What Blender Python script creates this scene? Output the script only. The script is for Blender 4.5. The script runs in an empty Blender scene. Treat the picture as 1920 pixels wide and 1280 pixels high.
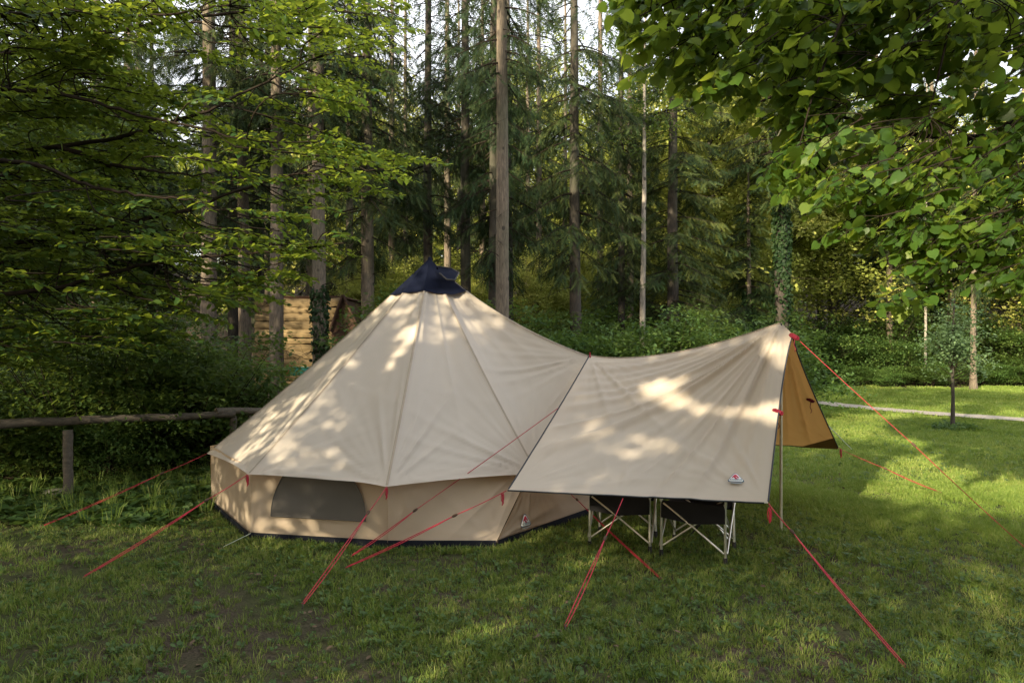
import bpy, math, numpy as np
from mathutils import Vector, Matrix
R = math.radians
S = bpy.context.scene
COL = S.collection
NR = np.random.default_rng(7)

# ------------------------------------------------------------------ camera
cam_d = bpy.data.cameras.new('camera'); cam_d.sensor_width = 36; cam_d.lens = 24
cam_d.clip_start = 0.05; cam_d.clip_end = 1000
cam = bpy.data.objects.new('camera', cam_d); COL.objects.link(cam)
cam.location = (0, 0, 1.7); cam.rotation_euler = (R(90), 0, 0)
S.camera = cam
# ------------------------------------------------------------------ light
SUN_EL = R(20)
SH = np.array([-0.62, -0.785]); SH /= np.linalg.norm(SH)
SD = np.array([SH[0]*math.cos(SUN_EL), SH[1]*math.cos(SUN_EL), math.sin(SUN_EL)])   # towards the sun
W = bpy.data.worlds.new('World'); S.world = W; W.use_nodes = True
nt = W.node_tree; bg = nt.nodes['Background']
sky = nt.nodes.new('ShaderNodeTexSky'); sky.sky_type = 'NISHITA'; sky.sun_disc = False
sky.sun_elevation = SUN_EL; sky.sun_rotation = math.atan2(SD[0], SD[1])
sky.air_density = 1.0; sky.dust_density = 6.0; sky.ozone_density = 1.0
cl = nt.nodes.new('ShaderNodeTexNoise'); cl.inputs['Scale'].default_value = 2.2; cl.inputs['Detail'].default_value = 5
clr = nt.nodes.new('ShaderNodeMapRange'); clr.inputs[1].default_value = .3; clr.inputs[2].default_value = .7; clr.inputs[3].default_value = .5; clr.inputs[4].default_value = .85
cmx = nt.nodes.new('ShaderNodeMix'); cmx.data_type = 'RGBA'; cmx.inputs[7].default_value = (5.3, 5.3, 5.35, 1)      # thin veil of cloud
nt.links.new(cl.outputs['Fac'], clr.inputs[0]); nt.links.new(clr.outputs[0], cmx.inputs[0]); nt.links.new(sky.outputs[0], cmx.inputs[6])
nt.links.new(cmx.outputs[2], bg.inputs[0]); bg.inputs[1].default_value = 0.15
sl = bpy.data.lights.new('sun', 'SUN'); sl.energy = 5.0; sl.angle = R(0.6); sl.color = (1.0, 0.84, 0.58)
sun = bpy.data.objects.new('sun', sl); COL.objects.link(sun)
sun.rotation_euler = Vector(SD.tolist()).to_track_quat('Z', 'Y').to_euler()
S.view_settings.view_transform = 'Standard'; S.view_settings.look = 'None'
S.view_settings.gamma = 1; S.view_settings.exposure = 1.45
S.render.engine = 'CYCLES'
c = S.cycles
c.use_denoising = True; c.max_bounces = 7; c.diffuse_bounces = 3; c.transmission_bounces = 4
c.glossy_bounces = 2; c.transparent_max_bounces = 4; c.caustics_reflective = False; c.caustics_refractive = False
c.sample_clamp_indirect = 6

# ------------------------------------------------------------------ helpers
def at(px, py, D):                      # a point of the place, read off the photograph at distance D
    return np.array([(px-960)/1280*D, D, 1.7-(py-640)/1280*D])
def gnd(px, D): return np.array([(px-960)/1280*D, D, 0.0])

def mesh(name, v, faces, mat=None, smooth=True, tint=None):
    """v (N,3); faces = list of int arrays (M,k)"""
    v = np.asarray(v, np.float32).reshape(-1, 3)
    faces = [np.asarray(f, np.int32) for f in faces if len(f)]
    loops = np.concatenate([f.ravel() for f in faces]) if faces else np.zeros(0, np.int32)
    tot = np.concatenate([np.full(len(f), f.shape[1], np.int32) for f in faces]) if faces else np.zeros(0, np.int32)
    st = np.concatenate([[0], np.cumsum(tot)[:-1]]).astype(np.int32) if len(tot) else tot
    m = bpy.data.meshes.new(name)
    m.vertices.add(len(v)); m.vertices.foreach_set('co', v.ravel())
    m.loops.add(len(loops)); m.loops.foreach_set('vertex_index', loops)
    m.polygons.add(len(tot)); m.polygons.foreach_set('loop_start', st)
    m.polygons.foreach_set('loop_total', tot)
    if smooth: m.polygons.foreach_set('use_smooth', np.ones(len(tot), bool))
    if tint is not None:
        a = m.attributes.new('tint', 'FLOAT', 'POINT'); a.data.foreach_set('value', np.asarray(tint, np.float32))
    m.update(calc_edges=True)
    if mat: m.materials.append(mat)
    return m

def ob(name, m, parent=None, loc=None, rot=None, sc=None, **kw):
    o = bpy.data.objects.new(name, m); COL.objects.link(o)
    if parent: o.parent = parent
    if loc is not None: o.location = [float(x) for x in loc]
    if rot is not None: o.rotation_euler = rot
    if sc is not None: o.scale = (sc, sc, sc) if np.isscalar(sc) else sc
    for k, x in kw.items(): o[k] = x
    return o
def thing(name, label, cat, loc=(0, 0, 0), rot=None, sc=None, group=None, m=None):
    o = ob(name, m, None, loc, rot, sc, label=label, category=cat)
    if group: o['group'] = group
    return o

class MB:
    def __init__(s): s.v = []; s.f = {}; s.t = []; s.n = 0
    def add(s, v, faces, tint=None):
        v = np.asarray(v, float).reshape(-1, 3)
        for f in faces:
            f = np.asarray(f, int)
            if len(f): s.f.setdefault(f.shape[1], []).append(f+s.n)
        s.v.append(v); s.n += len(v)
        s.t.append(np.full(len(v), .5) if tint is None else np.asarray(tint, float))
        return s
    def box(s, c, h, rz=0, tilt=None):
        g = np.array([[x, y, z] for x in (-1, 1) for y in (-1, 1) for z in (-1, 1)])*np.array(h)
        if tilt is not None: g = g@np.array(Matrix(tilt)).T
        g = g@np.array([[math.cos(rz), math.sin(rz), 0], [-math.sin(rz), math.cos(rz), 0], [0, 0, 1]])
        return s.add(g+np.array(c), [[[0, 1, 3, 2], [4, 6, 7, 5], [0, 4, 5, 1], [2, 3, 7, 6], [0, 2, 6, 4], [1, 5, 7, 3]]])
    def tube(s, pts, rad, k=8, cap=True):
        pts = np.asarray(pts, float); n = len(pts)
        rad = np.full(n, rad) if np.isscalar(rad) else np.asarray(rad, float)
        d = np.gradient(pts, axis=0); d /= np.linalg.norm(d, axis=1)[:, None]+1e-9
        ref = np.array([0, 0, 1.]) if abs(d[0][2]) < .9 else np.array([1., 0, 0])
        V = []
        for i in range(n):
            a = np.cross(d[i], ref); a /= np.linalg.norm(a)+1e-9; b = np.cross(a, d[i])
            th = np.arange(k)*2*np.pi/k
            V.append(pts[i]+rad[i]*(np.cos(th)[:, None]*a+np.sin(th)[:, None]*b))
            ref = b
        V = np.concatenate(V); i = np.arange(n-1)[:, None]*k; j = np.arange(k)[None]
        q = np.stack([i+j, i+(j+1) % k, i+k+(j+1) % k, i+k+j], -1).reshape(-1, 4)
        s.add(V, [q])
        if cap:
            s.add(V[:k], [np.arange(k)[None, ::-1]]); s.add(V[-k:], [np.arange(k)[None]])
        return s
    def mesh(s, name, mat=None, smooth=True):
        return mesh(name, np.concatenate(s.v), [np.concatenate(x) for x in s.f.values()], mat, smooth, np.concatenate(s.t))

def unit(a): return a/(np.linalg.norm(a, axis=-1, keepdims=True)+1e-9)
def prisms(mb, p0, p1, r0, r1):        # many thin three-sided twigs at once
    p0 = np.asarray(p0, float).reshape(-1, 3); p1 = np.asarray(p1, float).reshape(-1, 3); n = len(p0)
    if n == 0: return
    d = unit(p1-p0); ref = np.where(np.abs(d[:, 2:3]) < .9, [[0, 0, 1.]], [[1., 0, 0]])
    a = unit(np.cross(d, ref)); b = np.cross(a, d); V = np.zeros((n, 6, 3))
    r0 = np.broadcast_to(np.asarray(r0, float), (n,)); r1 = np.broadcast_to(np.asarray(r1, float), (n,))
    for k in range(3):
        o = math.cos(k*2.0944)*a+math.sin(k*2.0944)*b
        V[:, k] = p0+o*r0[:, None]; V[:, 3+k] = p1+o*r1[:, None]
    base = np.arange(n)[:, None, None]*6
    F = np.array([[0, 1, 4, 3], [1, 2, 5, 4], [2, 0, 3, 5]])[None]+base
    mb.add(V.reshape(-1, 3), [F.reshape(-1, 4)])

def scatter(mb, T, TF, pos, ax, nor, size, tint):
    """template T (k,3) x=side y=axis z=normal placed at pos"""
    n = len(pos)
    if n == 0: return
    ax = unit(ax); sd = unit(np.cross(ax, nor)); nn = np.cross(sd, ax)
    size = np.broadcast_to(np.asarray(size, float), (n,))
    V = pos[:, None]+size[:, None, None]*(T[None, :, 0:1]*sd[:, None]+T[None, :, 1:2]*ax[:, None]+T[None, :, 2:3]*nn[:, None])
    off = np.arange(n)[:, None, None]*len(T)
    mb.add(V.reshape(-1, 3), [(np.array(f)[None]+off).reshape(-1, len(f[0])) for f in TF],
           np.repeat(np.broadcast_to(tint, (n,)), len(T)))

LEAF_T = np.array([[0, 0, 0], [-.27, .3, .07], [-.25, .68, .05], [0, 1, -.06], [.25, .68, .05], [.27, .3, .07]])
LEAF_F = [[[0, 3, 2, 1], [0, 5, 4, 3]]]
DIA_T = np.array([[0, 0, 0], [-.34, .5, .08], [0, 1, -.05], [.34, .5, .08]])
DIA_F = [[[0, 2, 1], [0, 3, 2]]]
a_ = np.array([[0, .0, 0], [-.22, -.12, .0], [-.46, .06, .05], [-.5, .36, .03], [-.36, .66, -.02], [-.13, .86, -.04], [0, 1.06, -.12],
               [.13, .86, -.04], [.36, .66, -.02], [.5, .36, .03], [.46, .06, .05], [.22, -.12, .0], [0, .45, -.05]])
LIN_T = a_
LIN_F = [[[12, k+1, k] for k in range(0, 11)]+[[12, 0, 11]]]
LIN_T[:, 2] += .05*np.sin(a_[:, 0]*9)*a_[:, 1]

# ------------------------------------------------------------------ materials
def newmat(name):
    m = bpy.data.materials.new(name); m.use_nodes = True
    n = m.node_tree; b = n.nodes['Principled BSDF']
    return m, n, b
def N(n, t, **kw):
    x = n.nodes.new(t)
    for k, v in kw.items():
        if k in x.inputs.keys() if isinstance(k, str) else False: x.inputs[k].default_value = v
        else: setattr(x, k, v)
    return x
def ramp(n, fac, stops):
    r = n.nodes.new('ShaderNodeValToRGB'); e = r.color_ramp.elements
    while len(e) < len(stops): e.new(.5)
    for i, (p, cc) in enumerate(stops): e[i].position = p; e[i].color = (*cc, 1)
    n.links.new(fac, r.inputs[0]); return r.outputs[0]
def noise(n, scale, detail=3, vec=None, dist=0, rough=.5):
    x = n.nodes.new('ShaderNodeTexNoise'); x.inputs['Scale'].default_value = scale
    x.inputs['Detail'].default_value = detail; x.inputs['Distortion'].default_value = dist
    x.inputs['Roughness'].default_value = rough
    if vec is not None: n.links.new(vec, x.inputs['Vector'])
    return x.outputs['Fac']
def mixc(n, fac, a, b, bt='MIX'):
    x = n.nodes.new('ShaderNodeMix'); x.data_type = 'RGBA'; x.blend_type = bt
    for s, q in ((0, fac), (6, a), (7, b)):
        if hasattr(q, 'node'): n.links.new(q, x.inputs[s])
        elif isinstance(q, (int, float)): x.inputs[s].default_value = q
        else: x.inputs[s].default_value = (*q, 1)
    return x.outputs[2]
def bump(n, b, h, strength=.4, dist=.01):
    x = n.nodes.new('ShaderNodeBump'); x.inputs['Strength'].default_value = strength; x.inputs['Distance'].default_value = dist
    n.links.new(h, x.inputs['Height']); n.links.new(x.outputs[0], b.inputs['Normal']); return x
def texco(n, out='Object', scale=None):
    t = n.nodes.new('ShaderNodeTexCoord').outputs[out]
    if scale:
        mp = n.nodes.new('ShaderNodeMapping'); mp.inputs['Scale'].default_value = scale
        n.links.new(t, mp.inputs[0]); t = mp.outputs[0]
    return t
def wpos(n): return n.nodes.new('ShaderNodeNewGeometry').outputs['Position']

def leaf_mat(name, c0, c1, c2, trans=.45, tr=(.20, .30, .03), rough=.5, spec=.3, patch=1.5):
    m, n, b = newmat(name)
    at_ = n.nodes.new('ShaderNodeAttribute'); at_.attribute_name = 'tint'
    oi = n.nodes.new('ShaderNodeObjectInfo')
    nz = noise(n, patch, 2, wpos(n))
    ad = n.nodes.new('ShaderNodeMath'); ad.operation = 'MULTIPLY_ADD'; ad.inputs[1].default_value = .5
    n.links.new(at_.outputs['Fac'], ad.inputs[0])
    m2 = n.nodes.new('ShaderNodeMath'); m2.operation = 'MULTIPLY_ADD'; m2.inputs[1].default_value = .2
    n.links.new(oi.outputs['Random'], m2.inputs[0])
    m3 = n.nodes.new('ShaderNodeMath'); m3.operation = 'MULTIPLY_ADD'; m3.inputs[1].default_value = .55; m3.inputs[2].default_value = -.1
    n.links.new(nz, m3.inputs[0]); n.links.new(m3.outputs[0], m2.inputs[2]); n.links.new(m2.outputs[0], ad.inputs[2])
    col = ramp(n, ad.outputs[0], [(.15, c0), (.5, c1), (.9, c2)])
    n.links.new(col, b.inputs['Base Color']); b.inputs['Roughness'].default_value = rough
    b.inputs['Specular IOR Level'].default_value = spec
    t = n.nodes.new('ShaderNodeBsdfTranslucent')
    n.links.new(mixc(n, .55, col, tr), t.inputs['Color'])
    mx = n.nodes.new('ShaderNodeMixShader'); mx.inputs[0].default_value = trans
    n.links.new(b.outputs[0], mx.inputs[1]); n.links.new(t.outputs[0], mx.inputs[2])
    n.links.new(mx.outputs[0], n.nodes['Material Output'].inputs['Surface'])
    return m
M = {}
M['hornbeam'] = leaf_mat('hornbeam leaf', (.012, .042, .015), (.032, .085, .02), (.13, .18, .022), .46, (.48, .58, .05))
M['linden'] = leaf_mat('linden leaf', (.015, .046, .012), (.06, .13, .02), (.30, .36, .05), .5, (.50, .62, .05), .45, .35, 2.5)
M['spruce'] = leaf_mat('spruce needles', (.010, .029, .012), (.026, .054, .018), (.085, .105, .025), .2, (.12, .15, .04), .6, .2, .5)
M['broad'] = leaf_mat('broadleaf', (.025, .055, .014), (.05, .095, .02), (.10, .14, .03), .4, (.25, .33, .05), .55, .25, .8)
M['bright'] = leaf_mat('sun-tinted broadleaf', (.15, .20, .04), (.32, .36, .08), (.5, .48, .14), .4, (.4, .45, .08), .55, .2, .25)  # leaf colour lifted to carry sunlight that the spruces block
M['shrub'] = leaf_mat('shrub leaf', (.028, .068, .022), (.065, .125, .034), (.15, .20, .04), .4, (.2, .3, .04), .5, .3, 1.2)
M['shrubl'] = leaf_mat('light shrub leaf', (.045, .10, .028), (.085, .165, .04), (.17, .24, .055), .4, (.2, .3, .04), .5, .3, 1.2)
M['sapling'] = leaf_mat('sapling leaf', (.06, .12, .055), (.11, .18, .08), (.15, .23, .10), .4, (.2, .3, .08), .5, .3, 3)
M['ivy'] = leaf_mat('ivy leaf', (.008, .022, .008), (.015, .036, .010), (.03, .055, .014), .15, (.1, .2, .03), .6, .2, 2)
M['grassm'] = leaf_mat('grass blade', (.10, .175, .033), (.165, .24, .045), (.36, .35, .14), .35, (.22, .30, .03), .55, .25, 1.1)
M['lawnm'] = leaf_mat('sun-tinted grass blade', (.105, .18, .032), (.17, .25, .045), (.36, .37, .12), .35, (.3, .4, .04), .55, .25, .5)  # blade colour lifted to stand in for sun on the lawn
M['clover'] = leaf_mat('clover leaf', (.04, .08, .02), (.06, .115, .028), (.09, .15, .04), .3, (.2, .3, .05), .5, .3, 2)

def bark(name, c0, c1, sc=(9, 9, 1.6), b_=.5):
    m, n, b = newmat(name); t = texco(n, 'Object', sc)
    f = noise(n, 3, 6, t, .6, .65); g = noise(n, .5, 3, texco(n))
    v = n.nodes.new('ShaderNodeTexVoronoi'); v.inputs['Scale'].default_value = 2.2; v.feature = 'DISTANCE_TO_EDGE'
    n.links.new(t, v.inputs['Vector'])
    cc = ramp(n, f, [(.3, c0), (.7, c1)])
    cc = mixc(n, ramp(n, g, [(.45, (0, 0, 0)), (.7, (.55,)*3)]), cc, (.07, .085, .045))
    b.inputs['Roughness'].default_value = .9
    kn = n.nodes.new('ShaderNodeTexVoronoi'); kn.inputs['Scale'].default_value = 3.2; n.links.new(texco(n, 'Object', (1, 1, .8)), kn.inputs['Vector'])
    cc = mixc(n, ramp(n, kn.outputs['Distance'], [(.10, (.85,)*3), (.17, (0,)*3)]), cc, (.02, .016, .013))
    ad = n.nodes.new('ShaderNodeMath'); ad.operation = 'ADD'; n.links.new(f, ad.inputs[0]); n.links.new(v.outputs['Distance'], ad.inputs[1])
    n.links.new(cc, b.inputs['Base Color']); bump(n, b, ad.outputs[0], b_, .03); return m
M['bark'] = bark('spruce bark', (.055, .043, .034), (.21, .165, .12))
M['bark_dark'] = bark('dark bark', (.022, .018, .015), (.065, .053, .042))
M['bark_pale'] = bark('pale bark', (.16, .14, .12), (.38, .34, .29))
M['twig'] = None

def canvas(name, out, inn, tr, trf=.16):
    m, n, b = newmat(name); t = texco(n)
    w1 = noise(n, 1.4, 4, t); w2 = noise(n, 340, 2, t)
    o_ = mixc(n, ramp(n, w1, [(.35, (0,)*3), (.7, (.35,)*3)]), out, tuple(x*.87 for x in out))
    g = n.nodes.new('ShaderNodeNewGeometry')
    col = mixc(n, g.outputs['Backfacing'], o_, inn)
    n.links.new(col, b.inputs['Base Color']); b.inputs['Roughness'].default_value = .75; b.inputs['Specular IOR Level'].default_value = .25
    bump(n, b, w2, .12, .002)
    tl = n.nodes.new('ShaderNodeBsdfTranslucent'); tl.inputs['Color'].default_value = (*tr, 1)
    mx = n.nodes.new('ShaderNodeMixShader'); mx.inputs[0].default_value = trf
    n.links.new(b.outputs[0], mx.inputs[1]); n.links.new(tl.outputs[0], mx.inputs[2])
    n.links.new(mx.outputs[0], n.nodes['Material Output'].inputs['Surface']); return m
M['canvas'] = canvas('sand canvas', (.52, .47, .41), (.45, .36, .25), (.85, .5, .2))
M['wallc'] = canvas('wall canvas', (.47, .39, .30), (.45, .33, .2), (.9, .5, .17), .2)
M['tarp'] = canvas('tarp canvas', (.54, .48, .41), (.46, .25, .085), (.9, .48, .14), .2)
def plain(name, col, rough=.6, metal=0, spec=.5, nz=None):
    m, n, b = newmat(name); t = texco(n)
    f = noise(n, nz or 12, 4, t)
    n.links.new(mixc(n, ramp(n, f, [(.35, (0,)*3), (.75, (.5,)*3)]), col, tuple(x*.7 for x in col)), b.inputs['Base Color'])
    b.inputs['Roughness'].default_value = rough; b.inputs['Metallic'].default_value = metal; b.inputs['Specular IOR Level'].default_value = spec
    return m
M['navy'] = plain('navy fabric', (.0035, .006, .019), .85, 0, .12)
M['darknavy'] = plain('dark groundsheet', (.006, .008, .015), .8, 0, .2)
M['piping'] = plain('dark piping', (.02, .022, .03), .6)
M['seam'] = plain('seam tape', (.36, .30, .235), .8)
M['redroll'] = plain('dark red cord', (.14, .006, .02), .7, 0, .3, 90)
M['red'] = plain('red cord', (.42, .02, .045), .6, 0, .4, 60)
M['redcloth'] = plain('red cloth', (.42, .04, .03), .8)
M['cordpale'] = plain('pale cord', (.5, .55, .45), .6)
M['alu'] = plain('aluminium', (.72, .70, .64), .32, .9)
M['pole'] = plain('pole metal', (.62, .57, .44), .4, .55)
M['black'] = plain('black plastic', (.012, .012, .014), .5)
M['blackf'] = plain('black fabric', (.014, .014, .016), .85, 0, .2)
M['mesh'] = plain('grey mesh', (.115, .105, .095), .85, 0, .2, 3)
M['twig'] = plain('twig bark', (.026, .020, .015), .85, 0, .1)
M['white'] = plain('white patch', (.75, .77, .78), .6)
M['blue'] = plain('blue outline', (.05, .10, .16), .6)
M['emred'] = plain('red emblem', (.55, .02, .06), .6)
M['teal'] = plain('teal plastic', (.03, .30, .26), .5)
M['stone'] = plain('stone', (.26, .24, .20), .9, 0, .2, 5)
def wood(name, c0, c1, sc=(1.2, 14, 14)):
    m, n, b = newmat(name); t = texco(n, 'Object', sc); f = noise(n, 2.2, 6, t, 1.2, .6)
    oi = n.nodes.new('ShaderNodeObjectInfo')
    col = ramp(n, f, [(.3, c0), (.7, c1)])
    hs = n.nodes.new('ShaderNodeHueSaturation'); mr = n.nodes.new('ShaderNodeMapRange')
    mr.inputs[3].default_value = .75; mr.inputs[4].default_value = 1.2
    n.links.new(oi.outputs['Random'], mr.inputs[0]); n.links.new(mr.outputs[0], hs.inputs['Value']); n.links.new(col, hs.inputs['Color'])
    n.links.new(hs.outputs[0], b.inputs['Base Color']); b.inputs['Roughness'].default_value = .8
    bump(n, b, f, .4, .01); return m
M['log'] = wood('hut plank', (.13, .088, .038), (.30, .215, .10), (1.2, 3, 14))
M['rail'] = wood('weathered rail', (.045, .038, .03), (.13, .11, .088))
M['brownwood'] = wood('brown boards', (.05, .025, .015), (.11, .055, .03))

# ------------------------------------------------------------------ ground
def lawn_val(x, y):      # 1 = lawn, 0 = forest floor
    edge_far = 26.5
    v = np.clip((edge_far-.6+.55*np.sin(x*1.1)+.4*np.sin(x*2.9+1)-y)/1.2, 0, 1)
    left = np.clip((x+5.3+.0*y - np.clip(y-8, 0, 20)*.85)/1.2, 0, 1)
    return v*left
def ground():
    m, n, b = newmat('lawn soil'); p = wpos(n)
    a = noise(n, .9, 5, p, .3); g = noise(n, 7, 5, p); fine = noise(n, 60, 4, p)
    att = n.nodes.new('ShaderNodeAttribute'); att.attribute_name = 'tint'
    green = ramp(n, g, [(.3, (.030, .038, .014)), (.55, (.05, .065, .02)), (.8, (.085, .085, .035))])
    dirt = ramp(n, fine, [(.3, (.030, .024, .017)), (.7, (.085, .068, .048))])
    col = mixc(n, ramp(n, a, [(.40, (0,)*3), (.58, (1,)*3)]), green, dirt)
    farc = ramp(n, g, [(.3, (.11, .16, .025)), (.7, (.18, .22, .04))])  # far lawn ground lightened in place of sun that leaves block
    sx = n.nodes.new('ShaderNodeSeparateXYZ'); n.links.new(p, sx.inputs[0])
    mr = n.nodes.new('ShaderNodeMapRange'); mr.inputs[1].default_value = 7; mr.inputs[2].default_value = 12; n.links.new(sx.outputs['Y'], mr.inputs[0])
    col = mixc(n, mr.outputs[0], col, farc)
    floor_ = ramp(n, fine, [(.3, (.018, .014, .010)), (.7, (.07, .05, .032))])
    col = mixc(n, att.outputs['Fac'], floor_, col)
    n.links.new(col, b.inputs['Base Color']); b.inputs['Roughness'].default_value = .95; b.inputs['Specular IOR Level'].default_value = .1
    bump(n, b, fine, .6, .02)
    xs = np.concatenate([np.linspace(-180, -16, 20), np.linspace(-15, 20, 141), np.linspace(21, 180, 20)])
    ys = np.concatenate([np.linspace(-120, -5, 10), np.linspace(-4, 30, 137), np.linspace(31, 260, 36)])
    X, Y = np.meshgrid(xs, ys)
    Z = .012*np.sin(X*1.7+1)*np.cos(Y*1.3)+.01*np.sin(X*3.1+Y*2.3)
    Z += np.clip((Y-38)/45, 0, 1)**1.3*11+np.clip((Y-38-45)/100, 0, 1)*10
    nx, ny = len(xs), len(ys); i = np.arange(nx*ny).reshape(ny, nx)
    F = np.stack([i[:-1, :-1], i[:-1, 1:], i[1:, 1:], i[1:, :-1]], -1).reshape(-1, 4)
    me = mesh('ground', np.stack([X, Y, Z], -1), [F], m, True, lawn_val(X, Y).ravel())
    ob('ground', me, kind='structure')
ground()
def hill_z(y): return float(np.clip((y-38)/45, 0, 1)**1.3*11+np.clip((y-83)/100, 0, 1)*10)

def footpath():
    m, n, b = newmat('gravel path'); f = noise(n, 30, 5, wpos(n))
    n.links.new(ramp(n, f, [(.3, (.20, .17, .13)), (.7, (.42, .38, .32))]), b.inputs['Base Color']); b.inputs['Roughness'].default_value = .95
    ctrl = np.array([gnd(1380, 21.5), gnd(1530, 18.8), gnd(1640, 17.0), gnd(1750, 15.9), gnd(1920, 14.6), [14, 13.2, 0], [20, 11, 0]])
    t = np.linspace(0, len(ctrl)-1, 60); P = np.stack([np.interp(t, range(len(ctrl)), ctrl[:, k]) for k in range(3)], 1)
    for _ in range(3): P[1:-1] = (P[:-2]+P[1:-1]*2+P[2:])/4
    d = unit(np.gradient(P, axis=0)); s = np.stack([-d[:, 1], d[:, 0], 0*d[:, 0]], 1)
    w = (.42+.05*np.sin(np.arange(60)*1.3)+.04*NR.standard_normal(60))[:, None]
    V = np.concatenate([P-s*w, P+s*w]); V[:, 2] = .034
    i = np.arange(59); F = np.stack([i, i+1, i+61, i+60], 1)
    ob('footpath', mesh('footpath', V, [F], m), kind='structure')
    return P
PATH = footpath()

# ------------------------------------------------------------------ bell tent
AP = np.array([-.905, 7.5, 2.62])
E = [at(388, 850, 7.15), at(465, 889, 5.8), at(725, 912, 5.45), at(1008, 888, 6.0), at(1105, 668, 7.0),
     np.array([.95, 8.55, .55]), np.array([-.1, 9.5, .55]), np.array([-1.6, 9.7, .55]), np.array([-2.75, 8.7, .55])]
SAG = [.05, .05, .045, .07, .13, .08, .08, .08, .06]
def ridge(i, v):
    i %= 9; v = np.asarray(v, float); p = AP+(E[i]-AP)*v[..., None]
    p[..., 2] -= SAG[i]*4*(v**.8)*(1-v)*.9
    return p
def fan(P, e1, e2, n, src):
    d = np.zeros(P.shape[:-1])
    for (C, r0, k, A, ph) in src:
        q = P-C; a = q@e1; b = q@e2; r = np.sqrt(a*a+b*b)+1e-6; th = np.arctan2(b, a)
        x_ = k*.5*th+ph+.8*np.sin(k*.31*th+ph); am = .55+.45*np.sin(k*.23*th+2*ph)
        wv = ((1-np.abs(np.sin(x_)))**1.8*2.4-.6)*am+.25*np.sin(k*1.9*th+1.7*ph)
        d += A*wv*(r/r0)*np.exp(1-r/r0)*np.clip(r/.06, 0, 1)
    return P+d[..., None]*n
def grid(P, flip=False):
    a, b = P.shape[:2]; i = np.arange(a*b).reshape(a, b)
    F = np.stack([i[:-1, :-1], i[:-1, 1:], i[1:, 1:], i[1:, :-1]], -1).reshape(-1, 4)
    return F[:, ::-1] if flip else F
def roofpanel(i, v0, v1, off=0., nu=70, nv=90, sag=.05, wr=1.):
    j = (i+1) % 9
    u = np.linspace(0, 1, nu); v = np.linspace(v0, v1, nv)
    A, B = ridge(i, v), ridge(j, v)
    P = A[:, None]*(1-u)[None, :, None]+B[:, None]*u[None, :, None]
    n = unit(np.cross(E[i]-AP, E[j]-AP)); 
    if n[2] < 0: n = -n
    bow = 4*u*(1-u)
    vv = v[:, None]
    P = P-n*(sag*bow[None]*np.clip(vv*(1.15-vv)*3.2, 0, 1))[..., None]
    P[..., 2] += .028*bow[None]*vv**5
    e1 = unit(E[j]-E[i]); e2 = np.cross(n, e1)
    rr = np.random.default_rng(40+i)
    src = [(E[i], .33, 26, .010*wr, rr.random()*6), (E[j], .33, 26, .010*wr, rr.random()*6),
           (AP-np.array([0, 0, .05]), .8, 22 if i != 3 else 30, .007*wr, rr.random()*6),
           (E[i]*.6+AP*.4, .5, 7, .002*wr, 1.)]
    Pf = fan(P, e1, e2, n, src); P = P+(Pf-P)*np.clip(u*(1-u)*16, .12, 1)[None, :, None]
    # slow unevenness of hung cloth, nothing at the seams
    w = .003*np.sin(5.1*u[None]*3+vv*7+i)*np.sin(vv*9+u[None]*4+i*2)*bow[None]*wr
    P = P+n*(w+off)[..., None]
    return P, n
tent = thing('bell_tent', 'large sand-coloured canvas bell tent with dark blue peak', 'tent', (0, 0, 0))
for i in range(9):
    P, n = roofpanel(i, .13, 1.0, sag=(.05 if i not in (3, 4) else .09))
    # orient the outside up
    F = grid(P); q = P.reshape(-1, 3)[F[len(F)//2]]; nn = np.cross(q[1]-q[0], q[2]-q[0])
    if nn@n < 0: F = F[:, ::-1]
    rp = ob('roof_panel', mesh('roof_panel', P, [F], M['canvas']), tent)
    if True:   # seam tape along the ridge of cloth
        v = np.linspace(.17, .995, 60); p = ridge(i, v)
        d = unit(np.gradient(p, axis=0)); out = unit(p-np.array([AP[0], AP[1], 0]))*np.array([1, 1, 0]); out = unit(out+np.array([0, 0, .8]))
        s = unit(np.cross(d, out)); w = .011
        V = np.concatenate([p-s*w+out*.001, p+out*.006, p+s*w+out*.001]); k = np.arange(59)
        ob('seam', mesh('seam', V, [np.concatenate([np.stack([k, k+1, k+61, k+60], 1), np.stack([k+60, k+61, k+121, k+120], 1)])], M['seam']), tent)
    # navy cap: shares the ridges of the roof, hem a little lower on the door ridge
    VC = [.185, .185, .175, .18, .245, .2, .185, .185, .185]
    un, vn = 26, 26; u = np.linspace(0, 1, un); vh = VC[i]*(1-u)+VC[(i+1) % 9]*u; tv = np.linspace(0, 1, vn)[:, None]
    n = unit(np.cross(E[i]-AP, E[(i+1) % 9]-AP)); n = n if n[2] > 0 else -n
    A = np.stack([ridge(i, tv[:, 0]*q) for q in vh], 1); B = np.stack([ridge(i+1, tv[:, 0]*q) for q in vh], 1)
    P = A*(1-u)[None, :, None]+B*u[None, :, None]
    bw = (4*u*(1-u))[None]
    P = P-n*(.010*bw*tv)[..., None]
    ro = np.array([1., 1., 0])*unit((E[i]*(1)+E[(i+1) % 9])/2-AP)
    P = P+unit(P-np.array([AP[0], AP[1], 0])+1e-6)*np.array([1, 1, 0])*(.016+.004*np.sin(u*19+i)[None]*bw*tv)[..., None]*np.clip(tv*6, 0, 1)[..., None]
    P[..., 2] += .010*tv
    P[..., 2] += .002*np.sin(u*13+i*2)[None]*bw*tv**6
    F = grid(P); q = P.reshape(-1, 3)[F[len(F)//2]]; nn = np.cross(q[1]-q[0], q[2]-q[0])
    if nn@n < 0: F = F[:, ::-1]
    ob('peak_panel', mesh('peak_panel', P, [F], M['navy']), tent)
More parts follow.
